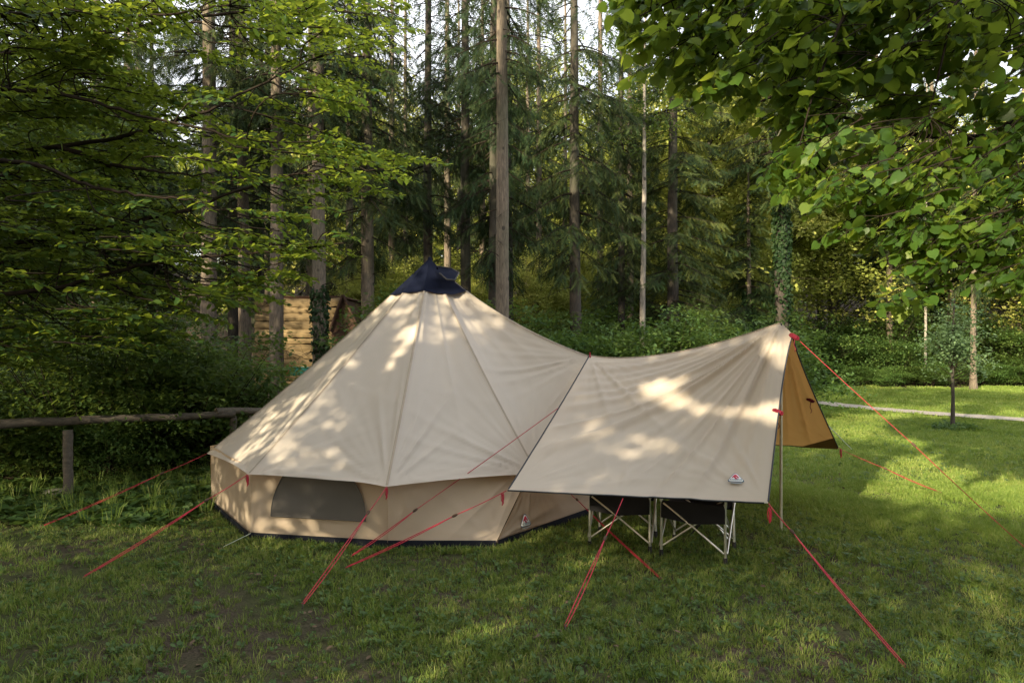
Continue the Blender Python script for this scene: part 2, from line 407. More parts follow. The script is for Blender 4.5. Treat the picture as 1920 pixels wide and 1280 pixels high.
# hooded vent on the right of the peak
def vent():
    mb = MB(); b0 = at(822, 500, 7.33); b1 = at(826, 536, 7.05); 
    top = np.array([at(820, 499, 7.30), at(846, 503, 7.25), at(861, 511, 7.28)])
    bot = np.array([at(824, 512, 7.18), at(838, 524, 7.1), at(853, 525, 7.15)])
    hood = MB()
    back = np.array([at(818, 504, 7.4), at(838, 512, 7.42), at(852, 522, 7.45)])
    V = np.concatenate([back, top, bot])
    hood.add(V, [[[0, 3, 4, 1], [1, 4, 5, 2], [3, 6, 7, 4], [4, 7, 8, 5]]])
    o = ob('vent_hood', hood.mesh('vent_hood', M['navy']), tent)
    l = MB(); l.tube(np.array([top[0], top[1], top[2], bot[2], bot[1], bot[0]]), .008, 6)
    ob('hood_rim', l.mesh('hood_rim', M['black']), o)
vent()
# finial
mb = MB(); mb.tube([AP+[0, 0, -.03], AP+[0, 0, -.005], AP+[0, 0, .008]], [.026, .018, .008], 8); ob('peak_finial', mb.mesh('peak_finial', M['navy']), tent)

WT = [at(395, 858, 7.2), at(472, 893, 5.92), at(727, 914, 5.60), at(1000, 890, 6.12), at(1105, 672, 7.0)+np.array([.0, .03, -.02]),
      np.array([.9, 8.45, .6]), np.array([-.12, 9.35, .6]), np.array([-1.6, 9.55, .6]), np.array([-2.7, 8.6, .6])]
BT = [gnd(395, 7.13), gnd(470, 5.86), gnd(728, 5.62), gnd(930, 5.62), np.array([.95, 6.95, 0]),
      np.array([1.25, 8.2, 0]), np.array([-.05, 9.45, 0]), np.array([-1.6, 9.65, 0]), np.array([-2.8, 8.75, 0])]
for k in (0, 1, 2, 3):
    WT[k][2] = .60
def wallpt(i, u, v):     # v 0 bottom, 1 top
    j = (i+1) % 9; B0, B1, T0, T1 = BT[i]+[0, 0, .045], BT[j]+[0, 0, .045], WT[i], WT[j]
    u = u[..., None]; v = v[..., None]
    return (B0*(1-u)+B1*u)*(1-v)+(T0*(1-u)+T1*u)*v
for i in range(9):
    j = (i+1) % 9
    U, Vv = np.meshgrid(np.linspace(0, 1, 90), np.linspace(0, 1, 40))
    P = wallpt(i, U, Vv)
    n = unit(np.cross(BT[j]-BT[i], np.array([0, 0, 1.])))
    if n@(BT[i]-np.array([AP[0], AP[1], 0])) < 0: n = -n
    e1 = unit(BT[j]-BT[i]); e2 = np.array([0, 0, 1.])
    src = [(BT[i]+[0, 0, .05], .3, 9, .004, i), (BT[j]+[0, 0, .05], .3, 9, .004, i*2+1), (WT[i], .3, 9, .004, i+2)]
    if i == 3: src = [(BT[3]+[0, 0, .05], .4, 16, .012, 1.), (BT[4]+[0, 0, .05], .4, 22, .015, .4), (WT[3], .3, 18, .010, 2.)]
    if i == 2: src += [(WT[3]+[-.1, 0, 0], .3, 10, .01, .3)]
    P = fan(P, e1, e2, n, src)
    P = P+n*(.006*np.sin(U*9+i)*np.sin(Vv*3.1+1.))[..., None]
    if i == 3: P3 = P.copy()
    F = grid(P); q = P.reshape(-1, 3)[F[len(F)//2]]; nn = np.cross(q[1]-q[0], q[2]-q[0])
    if nn@n < 0: F = F[:, ::-1]
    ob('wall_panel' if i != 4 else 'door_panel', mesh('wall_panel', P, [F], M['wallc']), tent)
    g = MB(); u = np.linspace(0, 1, 24); b = BT[i]*(1-u)[:, None]+BT[j]*u[:, None]
    wob = .008*np.sin(u*17+i)*np.sin(u*np.pi)
    g.add(np.concatenate([b+n*(.03+wob[:, None])+[0, 0, .0], b+n*.02+[0, 0, .07]]), [np.stack([np.arange(23), np.arange(1, 24), np.arange(25, 48), np.arange(24, 47)], 1)])
    ob('groundsheet_skirt', g.mesh('groundsheet_skirt', M['darknavy']), tent)
# mesh window on the second wall panel, top hidden beneath the eave
def window():
    j = 1; n = unit(np.cross(BT[2]-BT[1], np.array([0, 0, 1.]))); 
    if n@(BT[1]-AP*np.array([1, 1, 0])) < 0: n = -n
    pts = []
    bl, br = .165, .85
    for t in np.linspace(0, 1, 22):        # arched outline from bottom left over the top to bottom right
        a = math.pi*(1-t); pts.append((.507+.343*math.cos(a), .31+.92*math.sin(a)))
    pts = np.array(pts); c0 = np.array([[.5, .4]])
    rings = [pts, pts*.5+c0*.5, c0.repeat(22, 0)]
    V = []
    for r_ in rings:
        P = wallpt(1, r_[:, 0], np.clip(r_[:, 1], 0, .985)); w = .006*np.sin(r_[:, 0]*30+r_[:, 1]*9)
        V.append(P+n*(.019+.007*np.sin(r_[:, 0]*40+3*r_[:, 1]))[..., None])
    V = np.concatenate(V); k = np.arange(21)
    F = np.concatenate([np.stack([k, k+1, k+23, k+22], 1), np.stack([k+22, k+23, k+45, k+44], 1)])
    F = np.concatenate([F, [[21, 0, 22, 43], [43, 22, 44, 65]]])
    w = ob('mesh_window', mesh('mesh_window', V, [F], M['mesh']), tent)
    mb = MB(); ring = np.concatenate([V[:22], V[:1]])+n*.002; mb.tube(ring, .005, 5); ob('window_piping', mb.mesh('window_piping', M['mesh']), w)
window()

# ------------------------------------------------------------------ cords
def guy(parent, a, b, split=.45, knot=True, red='red', r=.0036):
    """single cord from the cloth to the slider, doubled from there to the peg"""
    a = np.array(a, float); b = np.array(b, float); m = a+(b-a)*split
    mb = MB(); t = np.linspace(0, 1, 10)[:, None]
    sg = np.array([0, 0, -1])*.012*4*t*(1-t)
    mb.tube(a+(m-a)*t+sg*.5, r, 5)
    d = unit(b-a); s = unit(np.cross(d, [0, 0, 1.]))*.006
    mb.tube(m+(b+s-m)*t+s*np.sin(t*3)*1.0+sg*.6, r, 5); mb.tube(m+(b-s-m)*t-s*np.sin(t*3)*1.2+sg*1.2, r, 5)
    o = ob('guy_line', mb.mesh('guy_line', M[red]), parent)
    k = MB(); k.tube([m-d*.022, m-d*.008, m+d*.01, m+d*.024], [.007, .011, .011, .006], 7); ob('slider', k.mesh('slider', M['brownwood']), o)
    p = MB(); p.tube([b+[0, 0, .008]-d*.008, b+[0, 0, .0], b+[0, 0, -.1]+d*.03], [.005, .005, .003], 6); ob('peg', p.mesh('peg', M['rail']), o)
    return o
def loop_(parent, p, s=.03):
    mb = MB(); th = np.linspace(0, 2*np.pi, 14)
    mb.tube(np.array([p+np.array([math.sin(x)*s*.35, -.01, -s*1.2+math.cos(x)*s*1.2]) for x in th]), .003, 5)
    mb.tube([p+[0, -.012, -.01], p+[.004, -.015, -.05-s], p+[-.004, -.015, -.07-s]], [.006, .008, .003], 6)
    ob('cord_toggle', mb.mesh('cord_toggle', M['red']), parent)
guy(tent, E[1]+[0, -.01, 0], gnd(155, 4.87)+[0, 0, .02], .28); loop_(tent, E[1])
guy(tent, E[2]+[0, -.01, 0], gnd(568, 4.38)+[0, 0, .02], .26); loop_(tent, E[2])
guy(tent, E[0], gnd(76, 6.2)+[0, 0, .02], .3, r=.0026)
guy(tent, at(1070, 925, 6.35), gnd(1240, 4.84)+[0, 0, .02], .09)
for p, q in ((at(470, 1006, 5.8), gnd(415, 5.6)), (at(1012, 998, 6.1), gnd(1040, 5.85))):
    mb = MB(); mb.tube([p+[0, 0, .03], q+[0, 0, .01]], .003, 5); ob('peg_strap', mb.mesh('peg_strap', M['cordpale']), tent)

# ------------------------------------------------------------------ awning tarp
tarp = thing('awning_tarp', 'beige rectangular awning tarp with dark edges hooked to the bell tent', 'awning', (0, 0, 0))
RT = E[4]+np.array([0, -.02, .012]); RP = np.array([2.38, 6.04, 1.865]); RE = np.array([2.475, 6.0, 1.755])
FL, FR = at(952, 919, 5.3), at(1440, 943, 4.78)
BR, BL = at(1572, 840, 7.36), np.array([1.35, 8.15, .56])
def ridge_t(u):
    u = np.asarray(u); k = .945; s = np.clip(u/k, 0, 1); P = RT+(RP-RT)*s[..., None]
    P[..., 2] -= .105*4*s**.85*(1-s)**1.05
    e = np.clip((u-k)/(1-k), 0, 1)[..., None]
    return P*(1-e)+RE*e
def tarppanel(lo0, lo1, sgn):
    u = np.linspace(0, 1, 150); v = np.linspace(0, 1, 110)
    A = ridge_t(u); B = lo0*(1-u)[:, None]+lo1*u[:, None]
    vv = v[:, None, None]
    P = A[None]*(1-vv)+B[None]*vv
    n = unit(np.cross(lo1-lo0, RT-lo0)); 
    if n[2] < 0: n = -n
    U, V = np.meshgrid(u, v)
    P = P-n*(.085*4*U*(1-U)*np.clip(V*(1-V)*4, 0, 1)*.9)[..., None]
    # edges cut in slightly
    al = unit(RP-RT); edge = 4*V*(1-V)
    P = P+al*(.012*edge*(1-U)**4 - .03*np.sin(np.pi*V**.55)*U**6)[..., None]
    # cloth is pushed up over the pole: a cone under the pole head
    e1 = unit(lo1-lo0); e2 = np.cross(n, e1)
    k = 23
    src = [(RP+np.array([0, 0, .02]), .95, 40, .022, .7), (RP+np.array([0, 0, .02]), .8, 17, .030, 2.), (RT, .5, 26, .009, 1.), (lo0, .4, 20, .008, .3), (lo1, .4, 20, .007, 2.2),
           (lo0*.55+lo1*.45, .3, 11, .004, 1.2)]
    P0 = P.copy()
    P = fan(P, e1, e2, n, src)
    fade = (np.clip(V/.05, 0, 1)*np.clip((1-V)/.12, .15, 1)*np.clip(U*(1-U)*20, .06, 1))[..., None]
    P = P0*(1-fade)+P*fade
    F = grid(P); q = P.reshape(-1, 3)[F[len(F)//2]]; nn = np.cross(q[1]-q[0], q[2]-q[0])
    if nn@n < 0: F = F[:, ::-1]
    return P, F, n
PF, FF, nF = tarppanel(FL, FR, 1)
ob('front_panel', mesh('front_panel', PF, [FF], M['tarp']), tarp)
PB, FB, nB = tarppanel(BL, BR, -1)
ob('back_panel', mesh('back_panel', PB, [FB], M['tarp']), tarp)
for P in (PF, PB):
    for pl in (P[:, 0], P[:, -1], P[-1, :]):
        mb = MB(); mb.tube(pl[::3], .0065, 6); ob('edge_piping', mb.mesh('edge_piping', M['piping']), tarp)
mb = MB(); rr_ = ridge_t(np.linspace(.0, .94, 60))+np.array([0, 0, .003]); mb.tube(rr_, .005, 5); ob('ridge_seam', mb.mesh('ridge_seam', M['seam']), tarp)
# corner patch
mb = MB(); c0 = PB[-1, -1]; mb.add([c0+nB*-.012, PB[-1, -26]-nB*.012, PB[-14, -1]-nB*.012], [[[0, 1, 2]]]); ob('corner_patch', mb.mesh('corner_patch', plain('ochre patch', (.22, .10, .03))), tarp)
guy(tarp, FL+[-.01, -.01, 0], gnd(648, 5.08)+[0, 0, .02], .33); loop_(tarp, FL+np.array([-.04, -.02, -.01]), .03)
guy(tarp, PF[50, 0]+[-.005, -.01, 0], gnd(658, 5.35)+[0, 0, .02], .72)
mid = PF[-1, int(150*.45)]
guy(tarp, at(1168, 934, 5.05), gnd(1060, 4.03)+[0, 0, .02], .36)
guy(tarp, FR+[0, -.01, 0], gnd(1700, 3.52)+[0, 0, .02], .22); loop_(tarp, FR+np.array([-.0, -.02, -.02]), .04)
guy(tarp, RE, np.array([3.85, 4.75, .02]), .5, r=.0026)
guy(tarp, BR, gnd(1765, 7.55)+[0, 0, .03], .45, r=.0026); loop_(tarp, BR+np.array([.01, -.02, -.0]), .03)
mb = MB(); mb.tube([PB[45, -1], gnd(1597, 11.2)+[0, 0, .02]], .0045, 5); 
mb = MB(); mb.tube([at(1552, 797, 7.2), gnd(1598, 10.6)+[0, 0, .02]], .006, 5); ob('storm_cord', mb.mesh('storm_cord', M['cordpale']), tarp)
loop_(tarp, RT+np.array([0, -.02, .03]), .012)
# rolled cords hanging off the edges
def bundle(p, d, nm='rolled_cord'):
    mb = MB(); d = unit(np.array(d, float)); s = unit(np.cross(d, [0, 1, 0]))
    L = .09
    for k in range(4):
        o_ = s*(k-1.5)*.009+np.array([0, -.006*(k % 2), 0]); mb.tube([p-d*L*.5+o_*.5, p-d*L*.3+o_, p+d*L*.3+o_, p+d*L*.5+o_*.5], [.005, .008, .008, .005], 6)
    mb.tube([p-d*.02, p+d*.02], .021, 8)
    mb.tube([p+d*.01, p+[-.01, -.02, -.07], p+[.008, -.02, -.11], p+[-.004, -.02, -.13]], .0035, 5)
    ob(nm, mb.mesh(nm, M['redroll']), tarp)
bundle(at(1519, 749, 6.75), (1, 0, -.55)); bundle(at(1458, 772, 5.4), (1, 0, -.4)); bundle(at(1489, 631, 5.95), (1, -.2, -.6))

# logos -----------------------------------------------------------
def logo(parent, c, ex, ey, n, w):
    ex, ey, n = unit(ex), unit(ey), unit(n)
    def poly(pts, off, mat, nm, par):
        V = np.array([c+ex*x*w+ey*y*w+n*off for x, y in pts]); V = np.concatenate([V, V-n*.0015])
        k = len(pts); F = [np.arange(k)[None], np.stack([np.arange(k), k+np.arange(k), k+(np.arange(k)+1) % k, (np.arange(k)+1) % k], 1)]
        return ob(nm, mesh(nm, V, [F[0], F[1]], mat, False), par)
    def rt(s, dy=0):       # rounded triangle
        out = []
        for cx, cy, a0 in ((0, .40, 90), (-.36, -.20, 210), (.36, -.20, 330)):
            for a in np.linspace(a0-55, a0+55, 7): out.append(((cx+.13*math.cos(R(a)))*s, (cy+.13*math.sin(R(a)))*s+dy))
        return out
    p = poly(rt(1.0), .0045, M['blue'], 'logo_patch', parent)
    poly(rt(.88, .005), .0062, M['white'], 'patch_face', p)
    poly([(-.26, -.02), (-.2, .16), (-.06, .36), (.03, .40), (.14, .2), (.22, .06), (.13, .04), (.05, .16), (-.02, .12), (.12, -.02), (.1, -.08), (-.04, -.06), (-.08, .06), (-.14, .12)], .0078, M['emred'], 'emblem', p)
    poly([(-.34, -.42), (-.3, -.46), (.3, -.46), (.34, -.42), (.3, -.38), (-.3, -.38)], .0045, plain('grey print', (.28, .31, .33)), 'printed_line', p)
    try:
        cu = bpy.data.curves.new('lettering', 'FONT'); cu.body = 'ROBENS'; cu.size = w*.2; cu.align_x = 'CENTER'; cu.extrude = .0003
        cu.materials.append(M['blue']); tmp = bpy.data.objects.new('t', cu); COL.objects.link(tmp); bpy.context.view_layer.update(); lm = bpy.data.meshes.new_from_object(tmp); bpy.data.objects.remove(tmp); o = ob('lettering', lm, p, kind='stuff')
        Mx = Matrix.Identity(4)
        for k in range(3): Mx[k][0], Mx[k][1], Mx[k][2] = ex[k], ey[k], n[k]
        pos = c+ey*(-.19*w)+n*.0085
        for k in range(3): Mx[k][3] = pos[k]
        o.matrix_world = Mx
    except Exception as e: print(e)
def on_panel(P, px, py):
    q = P.reshape(-1, 3); sx = 960+1280*q[:, 0]/q[:, 1]; sy = 640-1280*(q[:, 2]-1.7)/q[:, 1]
    return q[np.argmin((sx-px)**2+(sy-py)**2)]
def local_n(P, p):
    i = np.argmin(((P.reshape(-1, 3)-p)**2).sum(1)); a, b = divmod(i, P.shape[1]); a = min(max(a, 3), P.shape[0]-4); b = min(max(b, 4), P.shape[1]-5)
    n = unit(np.cross(P[a, b+4]-P[a, b-4], P[a+3, b]-P[a-3, b])); return n if n[1] < 0 else -n
lc = on_panel(PF, 1380, 899); nf = unit(np.cross(FR-FL, RT-FL)); nf = nf if nf[2] > 0 else -nf
ex = unit(FR-FL); ey = np.cross(nf, ex); ey = ey if ey[2] > 0 else -ey
logo(tarp, lc+nf*.006, ex, ey, nf, .115)
lw = on_panel(P3, 982, 977); n3 = unit(np.cross(BT[4]-BT[3], (WT[3]+WT[4]-BT[3]-BT[4]))); n3 = n3 if n3@np.array([.3, -1, 0]) > 0 else -n3
n3 = local_n(P3, lw); logo(tent, lw+n3*.012, unit(np.cross(np.cross(n3, BT[4]-BT[3]), n3)), unit(np.cross(n3, BT[4]-BT[3])), n3, .125)

# awning pole
pole = thing('awning_pole', 'thin upright metal pole holding up the outer end of the awning', 'pole', (2.38, 6.04, 0))
mb = MB(); mb.tube([[0, 0, -.02], [0, 0, 1.1], [0, 0, 1.84]], [.0125, .0125, .0125], 10); ob('shaft', mb.mesh('shaft', M['pole']), pole)
mb = MB(); mb.tube([[0, 0, 1.42], [0, 0, 1.50]], .017, 10); mb.box((.018, 0, 1.475), (.02, .014, .022)); ob('clamp', mb.mesh('clamp', M['black']), pole)
mb = MB(); mb.tube([[0, 0, 1.835], [0, 0, 1.858]], [.014, .01], 8); ob('tip', mb.mesh('tip', M['black']), pole)

# ------------------------------------------------------------------ camp chairs
def camp_chair(loc, rz, label):
    t = thing('camping_chair', label, 'camp chair', loc, (0, 0, rz), None, 'folding camp chairs under the awning')
    w, d = .245, .23
    def tb(nm, pts, r, mat, par=t, k=8):
        mb = MB(); mb.tube(pts, r, k); return ob(nm, mb.mesh(nm, mat), par)
    for sx in (-1, 1):
        tb('leg', [[sx*w, -d, .05], [sx*(w-.004), -d+.004, .46]], .011, M['alu'])
        tb('foot', [[sx*w, -d, .0], [sx*w, -d, .06]], .016, M['black'])
        tb('leg', [[sx*(w+.0), d, .05], [sx*(w-.01), d+.02, .45], [sx*(w+.005), d+.13, .92]], .011, M['alu'])
        tb('foot', [[sx*w, d, 0], [sx*w, d, .06]], .016, M['black'])
        tb('armrest_post', [[sx*(w), -d, .44], [sx*(w+.015), -d-.01, .66]], .011, M['alu'])
        mb = MB(); mb.box((sx*(w+.02), .02, .67), (.03, .28, .012)); ob('armrest', mb.mesh('armrest', M['blackf']), t)
        tb('side_brace', [[sx*(w+.012), -d, .09], [sx*(w+.012), 0, .27], [sx*(w+.012), d, .43]], .0075, M['alu'])
        tb('side_brace', [[sx*(w-.012), d, .09], [sx*(w-.012), 0, .255], [sx*(w-.012), -d, .42]], .0075, M['alu'])
    for sy in (-1, 1):
        for s in (-1, 1):
            tb('cross_brace', [[s*(w-.01), sy*d-.012*s, .09], [0, sy*d-.012*s, .27], [-s*(w-.02), sy*d-.012*s, .43]], .0075, M['alu'])
    U, V = np.meshgrid(np.linspace(-1, 1, 14), np.linspace(-1, 1, 12))
    P = np.stack([U*w*.98, V*d, .43-.07*(1-U**2)-.03*(1-V**2)+.02*V*-1], -1)
    ob('seat', mesh('seat', np.concatenate([P.reshape(-1, 3), P.reshape(-1, 3)-[0, 0, .012]]), [grid(P), grid(P)[:, ::-1]+P.shape[0]*P.shape[1]], M['blackf']), t)
    mb = MB(); mb.add([[-w, -d-.006, .45], [w, -d-.006, .45], [w, -d-.012, .315], [0, -d-.02, .29], [-w, -d-.012, .315]], [[[0, 1, 2, 3, 4]]]); ob('skirt', mb.mesh('skirt', M['blackf']), t); mb = MB()
    mb.add([[-w, d+.006, .45], [w, d+.006, .45], [w, d+.012, .315], [-w, d+.012, .315]], [[[0, 1, 2, 3]]]); ob('skirt', mb.mesh('skirt', M['blackf']), t)
    U, V = np.meshgrid(np.linspace(-1, 1, 12), np.linspace(0, 1, 12))
    P = np.stack([U*w, d+.02+.11*V+.05*(1-U**2)*(1-V), .42+.5*V], -1)
    ob('backrest', mesh('backrest', np.concatenate([P.reshape(-1, 3), P.reshape(-1, 3)+[0, .012, 0]]), [grid(P), grid(P)[:, ::-1]+P.shape[0]*P.shape[1]], M['blackf']), t)
    return t
def ch_loc(fl, fr):     # from the front feet
    a, b = np.array(fl), np.array(fr); m = (a+b)/2; an = math.atan2(b[1]-a[1], b[0]-a[0])
    nrm = np.array([-math.sin(an), math.cos(an)]); c = m[:2]+nrm*.23; return (c[0], c[1], 0), an
l, a = ch_loc(gnd(1238, 5.40), gnd(1362, 5.18)); camp_chair(l, a, 'right-hand black folding camp chair, the one nearer the awning pole')
l, a = ch_loc(gnd(1108, 5.62), gnd(1216, 5.48)); camp_chair(l, a, 'left-hand black folding camp chair, the one nearer the tent wall')
tt = thing('folding_stool', 'small folding stool with grey strut under the awning beside the pole', 'stool', (1.98, 5.75, 0), (0, 0, R(-25)))
for nm, pts in (('leg', [[-.17, -.12, 0], [.13, -.12, .36]]), ('leg', [[.17, -.12, 0], [-.13, -.12, .36]]), ('leg', [[-.17, .12, 0], [.13, .12, .36]]), ('leg', [[.17, .12, 0], [-.13, .12, .36]])):
    mb = MB(); mb.tube(pts, .008, 6); ob(nm, mb.mesh(nm, M['black'] if pts[0][0] < 0 else M['alu']), tt)
mb = MB(); mb.box((0, 0, .365), (.15, .14, .008)); ob('seat', mb.mesh('seat', M['blackf']), tt)
tt.location = (1.75, 6.0, 0)

# ------------------------------------------------------------------ foliage tools
def clumps(rng, mb, centers, sig, nper, size, T=DIA_T, F=DIA_F, flat=.5, keep=None, upb=.6):
    k = len(centers)
    pos = np.repeat(centers, nper, 0)+rng.standard_normal((k*nper, 3))*np.repeat(np.broadcast_to(sig, (k,)), nper)[:, None]*np.array([1, 1, flat])
    tint = np.clip(np.repeat(rng.random(k), nper)*.6+rng.random(k*nper)*.4, 0, 1)
    ax = rng.standard_normal((k*nper, 3)); ax[:, 2] = ax[:, 2]*.4-.15
    no = rng.standard_normal((k*nper, 3))*(1-upb)+np.array([0, 0, upb+.2])
    sz = size*(.7+.6*rng.random(k*nper))
    if keep is not None:
        m = keep(pos, rng); pos, ax, no, sz, tint = pos[m], ax[m], no[m], sz[m], tint[m]
    scatter(mb, T, F, pos, ax, no, sz, tint)
def shell(rng, n, c, r, inner=.35, lump=.25):
    d = unit(rng.standard_normal((n, 3))); q = (inner+(1-inner)*rng.random(n)**.6)
    l = 1+lump*np.sin(d[:, 0]*5+c[0])*np.cos(d[:, 1]*4+d[:, 2]*5+c[1])
    return np.array(c)+d*np.array(r)*(q*l)[:, None]
def trunk_mesh(name, H, r, mat, seed=0, k=12, flare=1.5, bend=.15, n=26):
    rng = np.random.default_rng(seed); t = np.linspace(0, 1, n)
    x = bend*np.cumsum(rng.standard_normal(n))*.05; y = bend*np.cumsum(rng.standard_normal(n))*.05
    rad = r*(1-.72*t)*(1+(flare-1)*np.exp(-t*H/.35))
    mb = MB(); P = np.stack([x-x[0], y-y[0], t*H-.1], 1); mb.tube(P, rad, k)
    return mb, P, rad

# spruce --------------------------------------------------------
def sprig_template():
    V = []; F = []
    n = 8
    for i in range(n):
        y = .04+i/n*.92; L = .17*(1-.5*i/n)
        for s in (-1, 1):
            b = len(V); V += [[0, y-.035, 0], [0, y+.045, 0], [s*L, y+.10, -.03 if i % 2 else .03]]; F.append([b, b+1, b+2] if s > 0 else [b, b+2, b+1])
    return np.array(V), [F]
SPT, SPF = sprig_template()
def spruce(seed, H, clear, Rm, dens=1.0, top=12., droop=.35, r=.2, dead=14, bmat='bark', gap=.42, sz=.34):
    rng = np.random.default_rng(seed)
    tm, TP, TR = trunk_mesh('trunk', H, r, None, seed, 12)
    tmesh = tm.mesh('trunk', M[bmat])
    br = MB(); lf = MB()
    dd = MB()
    for _ in range(dead):
        z = rng.uniform(1.2, clear+2); a = rng.uniform(0, 2*np.pi); L = rng.uniform(.4, 1.8)
        d = np.array([math.cos(a), math.sin(a), rng.uniform(-.5, .25)]); p = [np.array([0, 0, z])]
        for q in range(4): p.append(p[-1]+d*L/4); d = d+rng.standard_normal(3)*.12+[0, 0, -.05]
        p = np.array(p); prisms(dd, p[:-1], p[1:], [.014, .011, .008, .005], [.011, .008, .005, .002])
        for q in range(5):
            s = p[rng.integers(1, 5)]; e = s+rng.standard_normal(3)*.22+[0, 0, -.08]; prisms(dd, [s], [e], .004, .0015)
    z = clear; P0 = []; 
    sp_p, sp_a, sp_n, sp_s, sp_t = [], [], [], [], []
    while z < H-.3:
        k = rng.integers(3, 6); lod = 1. if z < top else .12
        for _ in range(k):
            a = rng.uniform(0, 2*np.pi); f = (z-clear)/(H-clear)
            L = Rm*(1-f)**.75*rng.uniform(.6, 1.1)*min(1, .45+(z-clear)*.28)
            if L < .3: continue
            h = np.array([math.cos(a), math.sin(a), 0]); m = 7; p = [np.array([0, 0, z+rng.uniform(-.2, .2)])]
            sl = .12-rng.uniform(.5, 1)*droop
            for q in range(m):
                u = q/m; sl2 = sl-droop*math.sin(u*2.6)*.9+.4*max(0, u-.65)
                dvec = unit(h+np.array([0, 0, sl2])); p.append(p[-1]+dvec*L/m)
                h = unit(h+np.array([*(rng.standard_normal(2)*.06), 0]))
            p = np.array(p); rr = np.linspace(.03*L/Rm+.008, .004, m+1); prisms(br, p[:-1], p[1:], rr[:-1], rr[1:])
            side = np.array([-h[1], h[0], 0])
            ns = int(34*dens*lod*L/Rm*1.3)
            for q in range(ns):
                u = .18+.82*(q+rng.random())/ns; idx = u*m; i0 = min(int(idx), m-1); pt = p[i0]+(p[i0+1]-p[i0])*(idx-i0)
                s = rng.choice((-1, 1)); tl = (.15+.55*(1-u)**.6)*rng.uniform(.5, 1.1)*min(1, L/1.5)
                fw = unit(p[i0+1]-p[i0]); dv = unit(side*s*rng.uniform(.3, 1)+fw*rng.uniform(.3, .9)+np.array([0, 0, -rng.uniform(.1, 1.3)*(droop*1.8)]))
                nn = max(1, int(tl/.16))
                e = pt+dv*tl; P0.append((pt, e))
                for w in range(nn+1):
                    b = pt+dv*tl*(w/(nn+.5)); sd = dv+rng.standard_normal(3)*.35+np.array([0, 0, -.35*droop*2])
                    sp_p.append(b); sp_a.append(sd); sp_n.append(rng.standard_normal(3)+[0, 0, .8]); sp_s.append(sz*rng.uniform(.6, 1.2)*(1 if lod == 1 else 1.7)); sp_t.append(rng.random())
        z += gap*rng.uniform(.6, 1.4)
    if P0:
        a0 = np.array([x[0] for x in P0]); a1 = np.array([x[1] for x in P0]); prisms(br, a0, a1, .006, .002)
    scatter(lf, SPT, SPF, np.array(sp_p), np.array(sp_a), np.array(sp_n), np.array(sp_s), np.array(sp_t))
    return dict(trunk=tmesh, limbs=br.mesh('limbs', M['twig']), crown=lf.mesh('crown', M['spruce'], False), dead=dd.mesh('dead_twigs', M['twig']) if dead else None)
def place_tree(kind, loc, label, cat='tree', rz=0, sc=1., lean=(0, 0), group=None, name='spruce_tree', mats=None):
    t = thing(name, label, cat, loc, (lean[0], lean[1], rz), sc, group)
    tr = ob('trunk', kind['trunk'], t)
    if kind.get('limbs'): ob('branches', kind['limbs'], t)
    if kind.get('crown'): ob('crown', kind['crown'], t)
    if kind.get('dead'): ob('dead_branches', kind['dead'], t, kind='stuff')
    return t
import time; _t0 = time.time()
SPA = spruce(1, 20, 5.6, 3.0, .9, 11)
SPB = spruce(2, 20, 4.2, 2.8, .9, 10.5, droop=.45)
SPC = spruce(3, 17, 1.6, 2.9, 1.0, 11, droop=.3, dead=4)        # leafy nearly to the ground
SPE = spruce(6, 7.6, .5, 2.0, 1.1, 11, droop=.3, dead=0, r=.11)
SPD = spruce(4, 22, 7.6, 2.6, .8, 12, droop=.4, dead=22)
print('spruces', time.time()-_t0)
ZR = np.random.default_rng(99)
spr = [ # px, D, kind, scale(diam), label
 (392, 16, SPD, 1.0, 'tall straight spruce with thick trunk, leftmost of the bare trunks left of the tent'),
 (461, 17, SPA, .85, 'slim pale spruce trunk standing just left of the plank hut'),
 (437, 21, SPB, .9, 'dark spruce trunk half hidden behind the slim pale trunk left of the hut'),
 (489, 22, SPD, .62, 'thin dark spruce trunk in front of the left end of the plank hut'),
 (519, 15.5, SPD, .85, 'spruce with evenly thick trunk in front of the middle of the plank hut'),
 (600, 15, SPD, .85, 'spruce with ivy on its lower trunk in front of the right end of the hut'),
 (687, 16.5, SPB, .9, 'spruce with thick bare trunk rising behind the left slope of the tent'),
 (803, 19, SPA, .78, 'slim dark spruce directly behind the tent peak'),
 (874, 18, SPD, .78, 'dark slim spruce just right of the tent peak'),
 (927, 17, SPB, .72, 'dark spruce trunk half hidden by the pale knotted trunk beside it'),
 (941, 13.2, SPD, .74, 'pale knotted spruce trunk close behind the right slope of the tent'),
 (959, 21, SPA, .5, 'very thin dark spruce trunk right behind the pale knotted one'),
 (1078, 17, SPB, .82, 'dark spruce with many drooping branches behind where awning meets tent'),
 (1166, 21, SPB, .6, 'thin dark spruce behind the middle of the awning'),
 (1181, 24, SPC, .75, 'leafy spruce with thin trunk behind the middle of the awning'),
 (1262, 20, SPC, .95, 'dense dark spruce full of hanging branches behind the awning'),
 (1405, 23, SPE, 1.0, 'broad spruce with sunlit low branches left of the ivy-covered trunk'),
 (1466, 22, SPA, 1.15, 'dark ivy-covered trunk rising above the outer peak of the awning'),
 (1668, 29, SPB, .7, 'spruce standing in the shade behind the lawn, left of the young tree'),
 (1825, 24, SPB, .5, 'trunk with pale base directly behind the young tree on the lawn'),
 (1735, 27.5, SPA, .27, 'thin pale trunk between the shrubs left of the young tree'),
]
